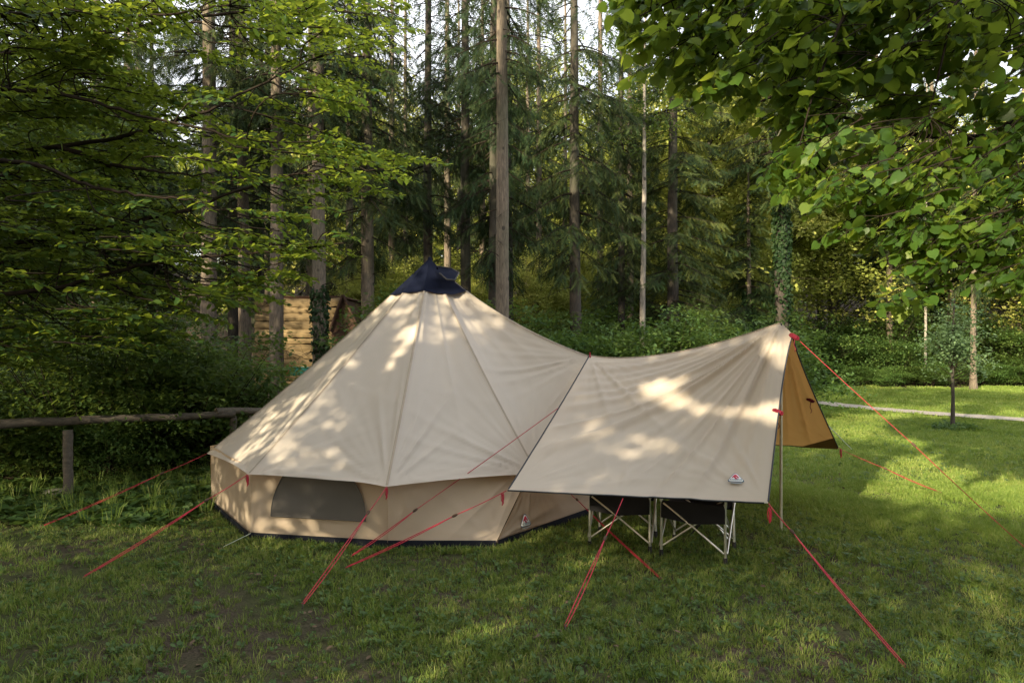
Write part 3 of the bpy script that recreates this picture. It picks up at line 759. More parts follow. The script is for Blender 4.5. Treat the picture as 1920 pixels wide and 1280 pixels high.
def ivy(parent, seed, z0, z1, r, dens=900):
    rng = np.random.default_rng(seed); n = int(dens*(z1-z0)); a = rng.uniform(0, 2*np.pi, n); z = rng.uniform(z0, z1, n)
    k = (np.sin(a*1+z*1.3+seed)+rng.random(n)*1.2) > .1; a, z = a[k], z[k]; n = len(a)
    d = np.stack([np.cos(a), np.sin(a), 0*a], 1); p = d*(r+rng.random(n)*.05)[:, None]; p[:, 2] = z
    mb = MB(); ax = rng.standard_normal((n, 3))*.5+[0, 0, -.8]; scatter(mb, LEAF_T*[1.6, 1, 1], LEAF_F, p, ax, d+rng.standard_normal((n, 3))*.4, .09*(.7+.6*rng.random(n)), rng.random(n))
    ob('ivy', mb.mesh('ivy', M['ivy'], False), parent)
for i, (px, D, kd, s, lab) in enumerate(spr):
    g = gnd(px, D); kd = dict(kd)
    if 'pale' in lab and kd is not None:
        t2 = kd['trunk'].copy(); t2.materials.clear(); t2.materials.append(M['bark_pale'] if 'thin pale' in lab else M['bark']); kd['trunk'] = t2
    if 'dark' in lab:
        t2 = kd['trunk'].copy(); t2.materials.clear(); t2.materials.append(M['bark_dark']); kd['trunk'] = t2
    t = place_tree(kd, g, lab, 'spruce', ZR.uniform(0, 6.28), (s, s, max(s, .85)), (0, R(ZR.uniform(-.6, .6))), 'spruces behind the tent')
    if 'ivy' in lab: ivy(t, i, 0, 8 if i == 17 else 3.4, .2 if i == 17 else .17, 700)
t = thing('birch_tree', 'slender pale grey trunk standing behind the awning ridge', 'tree', gnd(1203, 19), (0, R(.6), 0))
mb, P_, r_ = trunk_mesh('trunk', 11, .095, None, 5, 10, 1.3, .1); ob('trunk', mb.mesh('trunk', M['bark_pale']), t)
crb = MB(); rng = np.random.default_rng(3); clumps(rng, crb, shell(rng, 90, (0, 0, 9), (1.5, 1.5, 2.6)), .25, 30, .1); ob('crown', crb.mesh('crown', M['broad'], False), t)
# more spruces deep in the wood, nothing tells them apart
for i in range(21):
    if i < 9: px, D = ZR.uniform(-60, 380), ZR.uniform(18, 30)
    elif i < 12: px, D = ZR.uniform(380, 620), ZR.uniform(26, 36)
    elif i < 13: px, D = 1275, 29
    else: px, D = ZR.uniform(1500, 2050), ZR.uniform(29, 38)
    place_tree([SPC, SPB, SPC, SPA][i % 4], gnd(px, D), 'dark spruce standing deep in the wood behind the front trunks', 'spruce', ZR.uniform(0, 6.28), ZR.uniform(.8, 1.15), (0, 0), 'spruces deep in the wood')

for px, D in [(655, 25), (735, 27), (838, 26), (905, 28), (1010, 27), (1125, 26), (760, 31), (990, 32), (1060, 33), (860, 34), (1200, 31), (690, 30)]:
    place_tree([SPD, SPA][D > 26], gnd(px, D), 'thin spruce with high crown among the trunks behind the tent', 'spruce', ZR.uniform(0, 6.28), (.8, .8, .95), (0, 0), 'thin spruces among the trunks')
# broadleaf trees -----------------------------------------------
def broad(seed, H, rad, mat, ncl=420, per=60, leaf=.13, low=.3, sig=.42):
    rng = np.random.default_rng(seed)
    tm, TP, TR = trunk_mesh('trunk', H*.75, .035*H**.75, None, seed, 9, 1.4, .5)
    br = MB(); cz = H*(1+low)/2; C = shell(rng, ncl, (0, 0, cz), (rad, rad, H*(1-low)/2), .3, .3)
    for c_ in C[::3]:
        z = max(H*low*.7, min(H*.7, c_[2]-np.hypot(c_[0], c_[1])*.7)); b = np.array([0, 0, z]); m1 = b*.45+c_*.55+[0, 0, .12*H*.1]
        prisms(br, [b, m1], [m1, c_], [.03, .015], [.015, .004])
    lf = MB(); clumps(rng, lf, C, sig, per, leaf)
    return dict(trunk=tm.mesh('trunk', M['bark_dark']), limbs=br.mesh('branches', M['twig']), crown=lf.mesh('crown', M[mat], False))
BRA = broad(11, 12, 3.6, 'bright', 420, 70, .17, .12)
BRB = broad(12, 9, 3.0, 'broad', 380, 70, .14, .08)
BRC = broad(13, 14, 3.8, 'bright', 420, 70, .18, .18)
BRD = broad(14, 15, 4.2, 'broad', 500, 70, .16, .15)
k = 0
for i in range(30):
    D = ZR.uniform(38, 74); px = -200+2400*(i+.5)/30+ZR.uniform(-40, 40)
    if 560 < px < 1260: kd, s = [BRA, BRC][i % 2], ZR.uniform(.72, .95)
    elif px > 1260 and px < 1520: kd, s = BRC, 1.25; 
    else: kd, s = [BRD, BRC, BRD][i % 3], ZR.uniform(1.0, 1.3)
    g = gnd(px, D); g[2] = hill_z(D)-.2
    if 560 < px < 1260: s = min(s, (1.7+D*.24-g[2])/12*1.15 if D < 60 else .75); s = max(s, .4)
    place_tree(kd, g, 'sunlit broadleaf tree in the far wood beyond the spruces', 'tree', ZR.uniform(0, 6.28), s, (0, 0), 'far broadleaf trees beyond the spruces', 'broadleaf_tree')
for px, D, s in [(655, 46, 1.45), (765, 50, 1.3), (985, 48, 1.5), (1130, 45, 1.35), (1230, 50, 1.5)]:
    g = gnd(px, D); g[2] = hill_z(D)-.2; place_tree([BRA, BRC][int(px) % 2], g, 'tall sunlit broadleaf tree filling the sky gaps between the spruces', 'tree', ZR.uniform(0, 6.28), s, (0, 0), 'tall far trees in the sky gaps', 'broadleaf_tree')
for px, D, kd, s in [(1010, 25, BRA, .42), (1085, 28, BRC, .42), (1150, 26, BRA, .40), (1230, 28, BRC, .45), (1310, 25, BRA, .5), (1400, 27, BRC, .5), (760, 27, BRA, .42), (700, 25, BRC, .38), (850, 28, BRA, .42), (910, 26, BRC, .36)]:
    place_tree(kd, gnd(px, D), 'small broadleaf tree tinted sunlit yellow-green between the spruce trunks', 'tree', ZR.uniform(0, 6.28), s, (0, 0), 'small sunlit trees between the trunks', 'broadleaf_tree')
for px, D, kd, s, lab in [(1335, 26, BRC, .95, 'tall yellow-green broadleaf tree between awning peak and dark spruce'),
                          (1445, 30, BRC, 1.0, 'tall yellow-green broadleaf tree directly behind the ivy-covered trunk'),
                          (1560, 31, BRC, .95, 'dense green broadleaf tree right of the ivy-covered trunk'),
                          (1930, 30, BRA, 1.05, 'dense green broadleaf tree at the right end of the wood edge'),
                          (1755, 33, BRB, 1.2, 'round green broadleaf tree above the young tree on the lawn'),
                          (150, 24, BRB, 1.3, 'dark broadleaf tree in the wood behind the fence'),
                          (-40, 18, BRB, 1.1, 'dark broadleaf tree at the left edge behind the picnic place')]:
    place_tree(kd, gnd(px, D), lab, 'tree', ZR.uniform(0, 6.28), s, (0, 0), None, 'broadleaf_tree')

# shrubs ---------------------------------------------------------
def shrub(seed, w, h, mat, ncl=130, per=45, leaf=.098, sig=.22):
    rng = np.random.default_rng(seed); C = shell(rng, ncl, (0, 0, h*.5), (w, w, h*.52), .2, .3); C[:, 2] = np.abs(C[:, 2])+.05
    br = MB(); st = C[::2]; base = np.stack([st[:, 0]*.15, st[:, 1]*.15, 0*st[:, 0]], 1); midp = base*.5+st*.5+[0, 0, .1]
    prisms(br, base, midp, .014, .009); prisms(br, midp, st, .009, .003)
    lf = MB(); clumps(rng, lf, C, sig, per, leaf, LEAF_T, LEAF_F, .28, upb=.82)
    return dict(trunk=br.mesh('stems', M['twig']), crown=lf.mesh('foliage', M[mat], False))
SHA = shrub(21, 1.3, 2.3, 'shrub'); SHB = shrub(22, 1.6, 1.9, 'shrub', 150); SHC = shrub(23, 1.0, 1.3, 'broad', 80); SHF = shrub(25, 1.5, 1.6, 'shrubl', 110); SHD = shrub(24, 1.8, 2.8, 'broad', 170, 45, .1)
def put_shrub(kd, loc, lab, s=1., group=None):
    t = thing('shrub', lab, 'shrub', loc, (0, 0, ZR.uniform(0, 6.28)), s, group)
    ob('stems', kd['trunk'], t); ob('foliage', kd['crown'], t); return t
for i in range(11):
    put_shrub([SHA, SHB, SHD, SHB, SHF, SHA][i % 6], gnd(930+i*52+ZR.uniform(-15, 15), ZR.uniform(14.5, 17.5)), 'dense dark green shrub in the thicket behind the awning', ZR.uniform(.85, 1.1), 'thicket behind the awning')
for i in range(8):
    put_shrub([SHB, SHA][i % 2], gnd(900+i*75+ZR.uniform(-15, 15), ZR.uniform(20, 26)), 'dense dark green shrub in the thicket behind the awning', ZR.uniform(1.1, 1.5), 'thicket behind the awning')
for i in range(14):
    put_shrub([SHD, SHB, SHC, SHA][i % 4], gnd(1470+i*42+ZR.uniform(-18, 18), ZR.uniform(27, 31)), 'green shrub in the row along the far edge of the lawn', ZR.uniform(.9, 1.35), 'shrubs along the far lawn edge')
for i in range(16):
    put_shrub([SHC, SHC, SHF][i % 3], gnd(1500+i*34+ZR.uniform(-8, 8), ZR.uniform(25.4, 27)), 'low green shrub in the strip where lawn meets wood', ZR.uniform(.45, .7), 'low shrubs where lawn meets wood')
fen = [(-20, 8.6), (40, 9.4), (90, 8.4), (150, 9.2), (205, 8.5), (255, 9.6), (300, 8.8), (350, 9.4), (400, 10.2), (330, 11.4), (120, 11.8), (220, 12.5), (30, 12.6), (-60, 10.5)]
for i, (px, D) in enumerate(fen):
    put_shrub([SHB, SHA, SHC, SHD][i % 4], gnd(px, D), 'dark leafy shrub in the undergrowth behind the rail fence', ZR.uniform(.55, .85) if D > 9 else ZR.uniform(.45, .6), 'undergrowth behind the rail fence')
for i in range(8):
    put_shrub([SHB, SHA, SHD][i % 3], gnd(-80+i*32, ZR.uniform(14, 19)), 'dark shrub filling the wood floor left of the plank hut', ZR.uniform(.8, 1.15), 'shrubs left of the plank hut')
for i, (px, D) in enumerate([(745, 14), (770, 15), (880, 14), (800, 14.5)]):
    put_shrub([SHA, SHD][i % 2], gnd(px, D), 'green shrub behind the left slope and peak of the tent', ZR.uniform(.8, 1.05), 'shrubs close behind the tent')
# young tree on the lawn
t = thing('young_tree', 'slender young tree with round bluish-green crown alone on the lawn', 'young tree', gnd(1786, 13.35))
mb = MB(); mb.tube([[0, 0, -.05], [.01, 0, .6], [-.01, .01, 1.5], [.02, 0, 2.2], [.05, 0, 2.65]], [.045, .032, .026, .016, .005], 8); ob('trunk', mb.mesh('trunk', M['bark_dark']), t)
rng = np.random.default_rng(5); mb = MB(); C = shell(rng, 110, (.05, 0, 1.72), (.58, .58, .78), .1, .45); prisms(mb, np.stack([C[:, 0]*.05, C[:, 1]*.05, C[:, 2]*.8], 1), C, .007, .002)
ob('branches', mb.mesh('branches', M['twig']), t)
mb = MB(); clumps(rng, mb, C, .10, 26, .06, LEAF_T, LEAF_F, .6); ob('crown', mb.mesh('crown', M['sapling'], False), t)
t = thing('weed_clump', 'low ring of leafy weeds round the foot of the young tree', 'weeds', gnd(1786, 13.3))
mb = MB(); a = rng.uniform(0, 6.28, 45); r = rng.uniform(.08, .42, 45); clumps(rng, mb, np.stack([np.cos(a)*r, np.sin(a)*r, .05+0*a], 1), .06, 14, .07, LEAF_T, LEAF_F, .4)
me = mb.mesh('weed_clump', M['shrub'], False); ob('leaves', me, t)

# ------------------------------------------------------------------ hut behind the trunks
hut = thing('plank_hut', 'wooden hut with yellowish waney-edge plank wall between the spruce trunks', 'hut', gnd(478, 20.5))
z = .1; r_h = np.random.default_rng(8); Wd = 2.62
while z < 3.0:
    h = r_h.uniform(.16, .25); mb = MB(); nn = 16; xs = np.linspace(0, Wd, nn)
    lo = z+.012*np.sin(xs*3+z*9)+.01*r_h.standard_normal(nn); hi = z+h+.012+.016*np.sin(xs*2.3+z*5)+.008*r_h.standard_normal(nn)
    V = np.concatenate([np.stack([xs, 0*xs-.02, lo], 1), np.stack([xs, 0*xs-.045, (lo+hi)/2], 1), np.stack([xs, 0*xs-.006, hi], 1), np.stack([xs, 0*xs+.03, hi], 1)])
    k = np.arange(nn-1); F = np.concatenate([np.stack([k+r*nn, k+1+r*nn, k+1+(r+1)*nn, k+(r+1)*nn], 1) for r in range(3)])
    mb.add(V, [F]); ob('plank', mb.mesh('plank', M['log'], False), hut); z += h+.022
mb = MB(); mb.box((1.3, 1.65, 1.5), (1.28, 1.5, 1.48)); ob('wall', mb.mesh('wall', M['brownwood'], False), hut)
mb = MB(); mb.add([[Wd+.03, -.06, 2.95], [Wd+.5, -.02, 2.0], [Wd+.45, -.02, 0], [Wd-.3, -.06, 2.1], [Wd-.32, -.06, 0.2]], [[[0, 3, 4, 2, 1]]])
mb.add([[Wd+.03, .06, 2.95], [Wd+.5, .06, 2.0], [Wd+.45, .06, 0], [Wd-.3, .04, 2.1], [Wd-.32, .04, 0.2]], [[[1, 2, 4, 3, 0]]]); ob('gable_boards', mb.mesh('gable_boards', M['brownwood'], False), hut)
mb = MB(); mb.tube([[Wd+.05, -.12, 3.08], [Wd-.34, -.12, 2.0]], .05, 4); mb.tube([[Wd+.05, -.12, 3.08], [Wd+.62, -.12, 1.9]], .05, 4); ob('roof_edge', mb.mesh('roof_edge', M['brownwood']), hut)
mb = MB(); mb.box((1.3, 1.75, 3.04), (1.33, 1.7, .03)); ob('roof', mb.mesh('roof', M['brownwood'], False), hut)
tb = thing('wooden_bench', 'wooden bench in front of the plank hut', 'bench', gnd(553, 17.6))
mb = MB(); mb.box((0, 0, .80), (.6, .25, .03)); ob('bench_top', mb.mesh('bench_top', M['log'], False), tb)
for sx in (-1, 1):
    mb = MB(); mb.box((sx*.5, 0, .385), (.04, .2, .385)); ob('leg', mb.mesh('leg', M['log'], False), tb)
def crate(px, D, z, w, h, mat, lab):
    t = thing('storage_box', lab, 'box', gnd(px, D)+[0, 0, z]); mb = MB(); mb.box((0, 0, h*.5), (w/2, .12, h/2)); ob('tub', mb.mesh('tub', mat, False), t)
    mb = MB(); mb.box((0, 0, h+.01), (w/2+.015, .135, .012)); ob('lid', mb.mesh('lid', mat, False), t)
crate(563, 17.6, .832, .46, .19, M['teal'], 'teal storage box on the bench before the plank hut')
crate(538, 17.6, .832, .18, .17, M['redcloth'], 'small red box beside the teal box on the bench')
# things half hidden behind the fence, left
rc = thing('red_folding_chair', 'red folding chair half hidden by bushes at the left edge', 'chair', gnd(92, 12.0), (0, 0, R(20)))
mb = MB(); mb.box((0, 0, .5), (.2, .18, .015)); ob('seat', mb.mesh('seat', M['redcloth']), rc)
mb = MB(); mb.box((0, .2, .78), (.2, .015, .2)); ob('backrest', mb.mesh('backrest', M['redcloth']), rc)
for sx in (-1, 1):
    for y0, y1 in ((-.2, .2), (.2, -.2)):
        mb = MB(); mb.tube([[sx*.21, y0, 0], [sx*.21, y1, .62 if y1 < 0 else .95]], .012, 6); ob('leg', mb.mesh('leg', M['redcloth']), rc)
pt = thing('picnic_table', 'weathered wooden picnic table at the left edge behind the fence', 'picnic table', gnd(20, 11), (0, 0, R(8)))
for k in range(5):
    mb = MB(); mb.box((0, -.32+k*.16, .74), (.95, .072, .022)); ob('plank', mb.mesh('plank', M['rail'], False), pt)
for sy in (-1, 1):
    for k in (0, 1):
        mb = MB(); mb.box((0, sy*(.62+k*.15), .45), (.95, .068, .022)); ob('bench_plank', mb.mesh('bench_plank', M['rail'], False), pt)
for sx in (-1, 1):
    for sy in (-1, 1):
        mb = MB(); mb.tube([[sx*.7, sy*.62, 0], [sx*.7, sy*.22, .72]], .045, 4); ob('leg', mb.mesh('leg', M['rail'], False), pt)
    mb = MB(); mb.box((sx*.7, 0, .40), (.022, .75, .045)); ob('crossbar', mb.mesh('crossbar', M['rail'], False), pt)

# rail fence
fence = thing('rail_fence', 'low rustic log rail fence with round posts left of the tent', 'fence', gnd(127, 7.4))
f0 = np.array(fence.location)
def fl(nm, pts, rad, k=10):
    mb = MB(); pts = np.array(pts)-f0; t = np.linspace(0, 1, 14)[:, None]; P = pts[0]+(pts[1]-pts[0])*t
    P[1:-1] += np.random.default_rng(len(nm)).standard_normal((12, 3))*.004
    mb.tube(P, np.linspace(rad[0], rad[1], 14), k); return ob(nm, mb.mesh(nm, M['rail']), fence)
fl('rail', [at(-150, 800, 7.1), at(440, 776, 8.9)], (.055, .045)); fl('rail', [at(405, 771, 8.75), at(760, 764, 11)], (.045, .042))
for px, py, D, r in ((127, 806, 7.4, .05), (437, 780, 8.95, .045), (-170, 800, 7.05, .05), (700, 768, 10.7, .045)):
    tp = at(px, py, D); fl('post', [[tp[0], tp[1]+.01, -.15], tp], (r, r))
t = thing('stone', 'flat pale stone lying in grass at the foot of the fence post', 'stone', gnd(104, 7.55), (0, 0, .3))
U, V = np.meshgrid(np.linspace(0, 2*np.pi, 17), np.linspace(0, np.pi, 9)); P = np.stack([.17*np.sin(V)*np.cos(U)*(1+.15*np.sin(3*U)), .11*np.sin(V)*np.sin(U), .045*np.cos(V)+.03], -1)
t2 = ob('boulder_surface', mesh('stone', P, [grid(P)], M['stone']), t)

# ------------------------------------------------------------------ hornbeam boughs reaching in from the left
def bough(rng, mb, tw, p0, d, L, leaf, sp=.04, tsp=.075, spread=.55, tilt=.25, droop=.12, T=LEAF_T, F=LEAF_F, collect=None, prof=.55, hang=.12, twr=.006):
    d = unit(np.array(d, float)); up = unit(np.array([rng.normal(0, tilt), rng.normal(0, tilt), 1.]))
    n = max(6, int(L/.07)); P = [np.array(p0, float)]
    for i in range(n):
        d = unit(d+np.array([0, 0, -droop/n*2])+rng.standard_normal(3)*.05*np.array([1, 1, .6])); P.append(P[-1]+d*L/n)
    P = np.array(P); rr = np.linspace(twr+.004*L, .0018, n+1); prisms(tw, P[:-1], P[1:], rr[:-1], rr[1:])
    pos, ax, no, sg0, sg1 = [], [], [], [], []
    nt_ = int(L/tsp); s = 1
    def leaves_on(Q, fw, s0=0.):
        m = max(2, int(np.linalg.norm(Q[-1]-Q[0])/sp)); t = (np.arange(m)+rng.random(m)*.4)/m
        q = Q[0]+(Q[-1]-Q[0])*t[:, None]; side = unit(np.cross(fw, up)); sg = np.where(np.arange(m) % 2, 1, -1)[:, None]
        a = fw*.55+side*sg*.8+rng.standard_normal((m, 3))*.22+[0, 0, -hang]
        pos.append(q); ax.append(a); no.append(up+rng.standard_normal((m, 3))*.35)
    for i in range(nt_):
        u = .1+.88*(i+rng.random()*.5)/nt_; idx = u*n; i0 = min(int(idx), n-1); b = P[i0]+(P[i0+1]-P[i0])*(idx-i0)
        fw = unit(P[i0+1]-P[i0]); side = unit(np.cross(fw, up))*s; s = -s
        tl = L*prof*.62*min(1, (1.02-u)*1.3)*rng.uniform(.5, 1.15)*min(1, u*3.5)
        if tl < .05: continue
        dv = unit(fw*.75+side*rng.uniform(.6, 1.)+up*rng.normal(0, .12)+[0, 0, -droop*.4]); e = b+dv*tl
        sg0.append(b); sg1.append(e); leaves_on(np.array([b+dv*.03, e]), dv)
        if tl > .25:
            for k in range(int(tl/.11)):
                uu = (k+.6)/(tl/.11); b2 = b+dv*tl*uu; s2 = 1 if k % 2 else -1
                dv2 = unit(dv*.8+np.cross(dv, up)*s2*.8+rng.standard_normal(3)*.1); e2 = b2+dv2*(1-uu*.7)*tl*.42; sg0.append(b2); sg1.append(e2); leaves_on(np.array([b2, e2]), dv2)
    leaves_on(P[n//2:], unit(P[-1]-P[n//2]))
    if sg0: prisms(tw, np.array(sg0), np.array(sg1), .0028, .0012)
    pos = np.concatenate(pos); ax = np.concatenate(ax); no = np.concatenate(no); m = len(pos)
    sz = leaf*(.5+.75*rng.random(m)); tint = np.clip(rng.random()*.5+rng.random(m)*.5, 0, 1)
    if collect is not None: collect.append((pos, ax, no, sz, tint))
    else: scatter(mb, T, F, pos, ax, no, sz, tint)
def inpoly(x, y, poly):
    r = False; n = len(poly)
    for i in range(n):
        x1, y1 = poly[i]; x2, y2 = poly[(i+1) % n]
        if (y1 > y) != (y2 > y) and x < (x2-x1)*(y-y1)/(y2-y1)+x1: r = not r
    return r
def hornbeam():
    rng = np.random.default_rng(31); tr = np.array([-8.2, 8.3, 0])
    t = thing('hornbeam_tree', 'hornbeam with layered leafy boughs reaching in over the fence from the left', 'tree', tr)
    mb = MB(); mb.tube([[0, 0, -.1], [.1, 0, 1.5], [.05, .05, 3.5], [.2, 0, 6], [.1, .1, 8.5]], [.26, .2, .16, .1, .03], 10); ob('trunk', mb.mesh('trunk', M['bark_dark']), t)
    limbs = [[(-60, 300, 8), (110, 275, 7.8), (240, 255, 7.7), (330, 228, 7.6), (400, 205, 7.6), (450, 175, 7.7), (540, 135, 7.8), (620, 95, 8)],
             [(-60, 30, 7.5), (60, 26, 7.4), (170, 30, 7.3), (330, 27, 7.3), (430, 10, 7.4)],
             [(-60, 165, 7.2), (30, 168, 7.1), (140, 180, 7), (250, 215, 7), (370, 240, 7.1), (480, 265, 7.2)],
             [(110, 275, 7.8), (200, 308, 7.6), (280, 320, 7.5), (400, 330, 7.5)],
             [(-60, 300, 7), (60, 305, 6.9), (170, 350, 6.8), (280, 368, 6.8), (370, 375, 6.9)],
             [(-60, 470, 8), (120, 440, 7.9), (260, 415, 7.8), (370, 390, 7.8), (420, 365, 7.8), (500, 340, 7.9), (640, 310, 8), (740, 300, 8)],
             [(-60, 560, 7.5), (100, 540, 7.4), (250, 500, 7.4), (400, 480, 7.5), (540, 470, 7.6), (650, 455, 7.7)],
             [(-60, 120, 8.5), (200, 60, 8.4), (420, 25, 8.2), (600, 15, 8.2), (700, 30, 8.2)]]
    tw = MB(); LP = []
    for L in limbs:
        P = np.array([at(*q) for q in L])-tr; tt_ = np.linspace(0, len(P)-1, 30); Q = np.stack([np.interp(tt_, range(len(P)), P[:, k]) for k in range(3)], 1)
        for _ in range(2): Q[1:-1] = (Q[:-2]+2*Q[1:-1]+Q[2:])/4
        Q += rng.standard_normal(Q.shape)*.008
        if L[0][0] < 0:
            s_ = np.array([0, 0, Q[0][2]-.5]); w = np.linspace(0, 1, 8)[:-1, None]; Q = np.concatenate([s_+(Q[0]-s_)*w, Q])
        tw.tube(Q, np.linspace(.034, .007, len(Q)), 6); LP.append(Q)
    allp = np.concatenate(LP)
    poly = [(-80, -80), (760, -80), (775, 40), (735, 130), (690, 190), (640, 230), (700, 270), (835, 285), (770, 330), (700, 370), (680, 420), (690, 460), (600, 500), (520, 560), (420, 590), (330, 640), (200, 665), (-80, 650)]
    gaps = [(392, 70, 55, 30), (330, 105, 70, 45), (392, 262, 34, 48), (340, 300, 60, 30), (460, 60, 22, 45), (580, 330, 45, 40), (150, 225, 70, 22), (480, 400, 25, 30), (600, 180, 40, 50), (660, 400, 30, 25), (120, 300, 60, 20), (530, 235, 28, 30)]
    lf = MB(); cnt = 0
    for it in range(3000):
        if cnt >= 640: break
        px, py, D = rng.uniform(-80, 800), rng.uniform(-80, 660), rng.uniform(6.6, 9.6)
        if not inpoly(px, py, poly): continue
        if any(((px-g[0])/g[2])**2+((py-g[1])/g[3])**2 < 1 for g in gaps): continue
        if px > 350 and rng.random() < .5: continue
        tip = at(px, py, D)-tr; L = rng.uniform(.55, 1.15); az = R(rng.uniform(-55, 40))
        dr = np.array([math.cos(az), math.sin(az), rng.uniform(-.12, .16)]); p0 = tip-unit(dr)*L*.8
        bough(rng, lf, tw, p0, dr, L, .092, .036, .07, droop=.16, tilt=.2)
        q = allp[np.argmin((((allp-p0)*[1, 1, 2.5])**2).sum(1)+np.where(allp[:, 0] > p0[0]-.15, 1., 0))]; 
        if np.linalg.norm(q-p0) < .9:
            f_ = unit(dr)*.35*np.linalg.norm(q-p0); ts = np.linspace(0, 1, 7)[:, None]; cv = q*(1-ts)**2+(p0-f_)*2*ts*(1-ts)+p0*ts**2; prisms(tw, cv[:-1], cv[1:], .008, .007)
        cnt += 1
    for px, py, D, L, az in [(862, 283, 8, 1.5, -5), (790, 325, 8.1, 1.1, 10), (760, 345, 7.9, 1., -20), (700, 255, 8.2, .9, 5), (770, 20, 8.1, 1.0, 0), (745, 110, 8.1, 1., 0), (700, 60, 8, 1.1, 0), (690, 150, 8, 1., 10),
                             (690, 130, 8.2, 1.2, -30), (640, 40, 8, 1.3, 20), (690, 455, 7.7, 1.1, 0), (640, 470, 7.5, 1.1, 20), (560, 520, 7.6, 1., 0), (740, 300, 7.6, 1.2, 20), (650, 330, 7.7, 1.3, 0)]:
        tip = at(px, py, D)-tr; dr = np.array([math.cos(R(az)), math.sin(R(az)), .02]); bough(rng, lf, tw, tip-dr*L, dr, L, .08, .033, .06, droop=.1, tilt=.15)
    # the crown beyond the frame: left of and above it
    for _ in range(90):
        p = np.array([rng.uniform(-10.5, -5.2), rng.uniform(5.5, 11), rng.uniform(2.2, 8.5)])-tr
        a = rng.uniform(0, 6.28); dr = np.array([math.cos(a), math.sin(a), rng.uniform(-.1, .3)])
        bough(rng, lf, tw, p, dr, rng.uniform(.8, 1.4), .075, .055, .1, droop=.15)
    ob('branches', tw.mesh('branches', M['twig']), t); me = lf.mesh('foliage', M['hornbeam'], False); print('hornbeam', len(me.polygons)); ob('crown', me, t)
hornbeam()

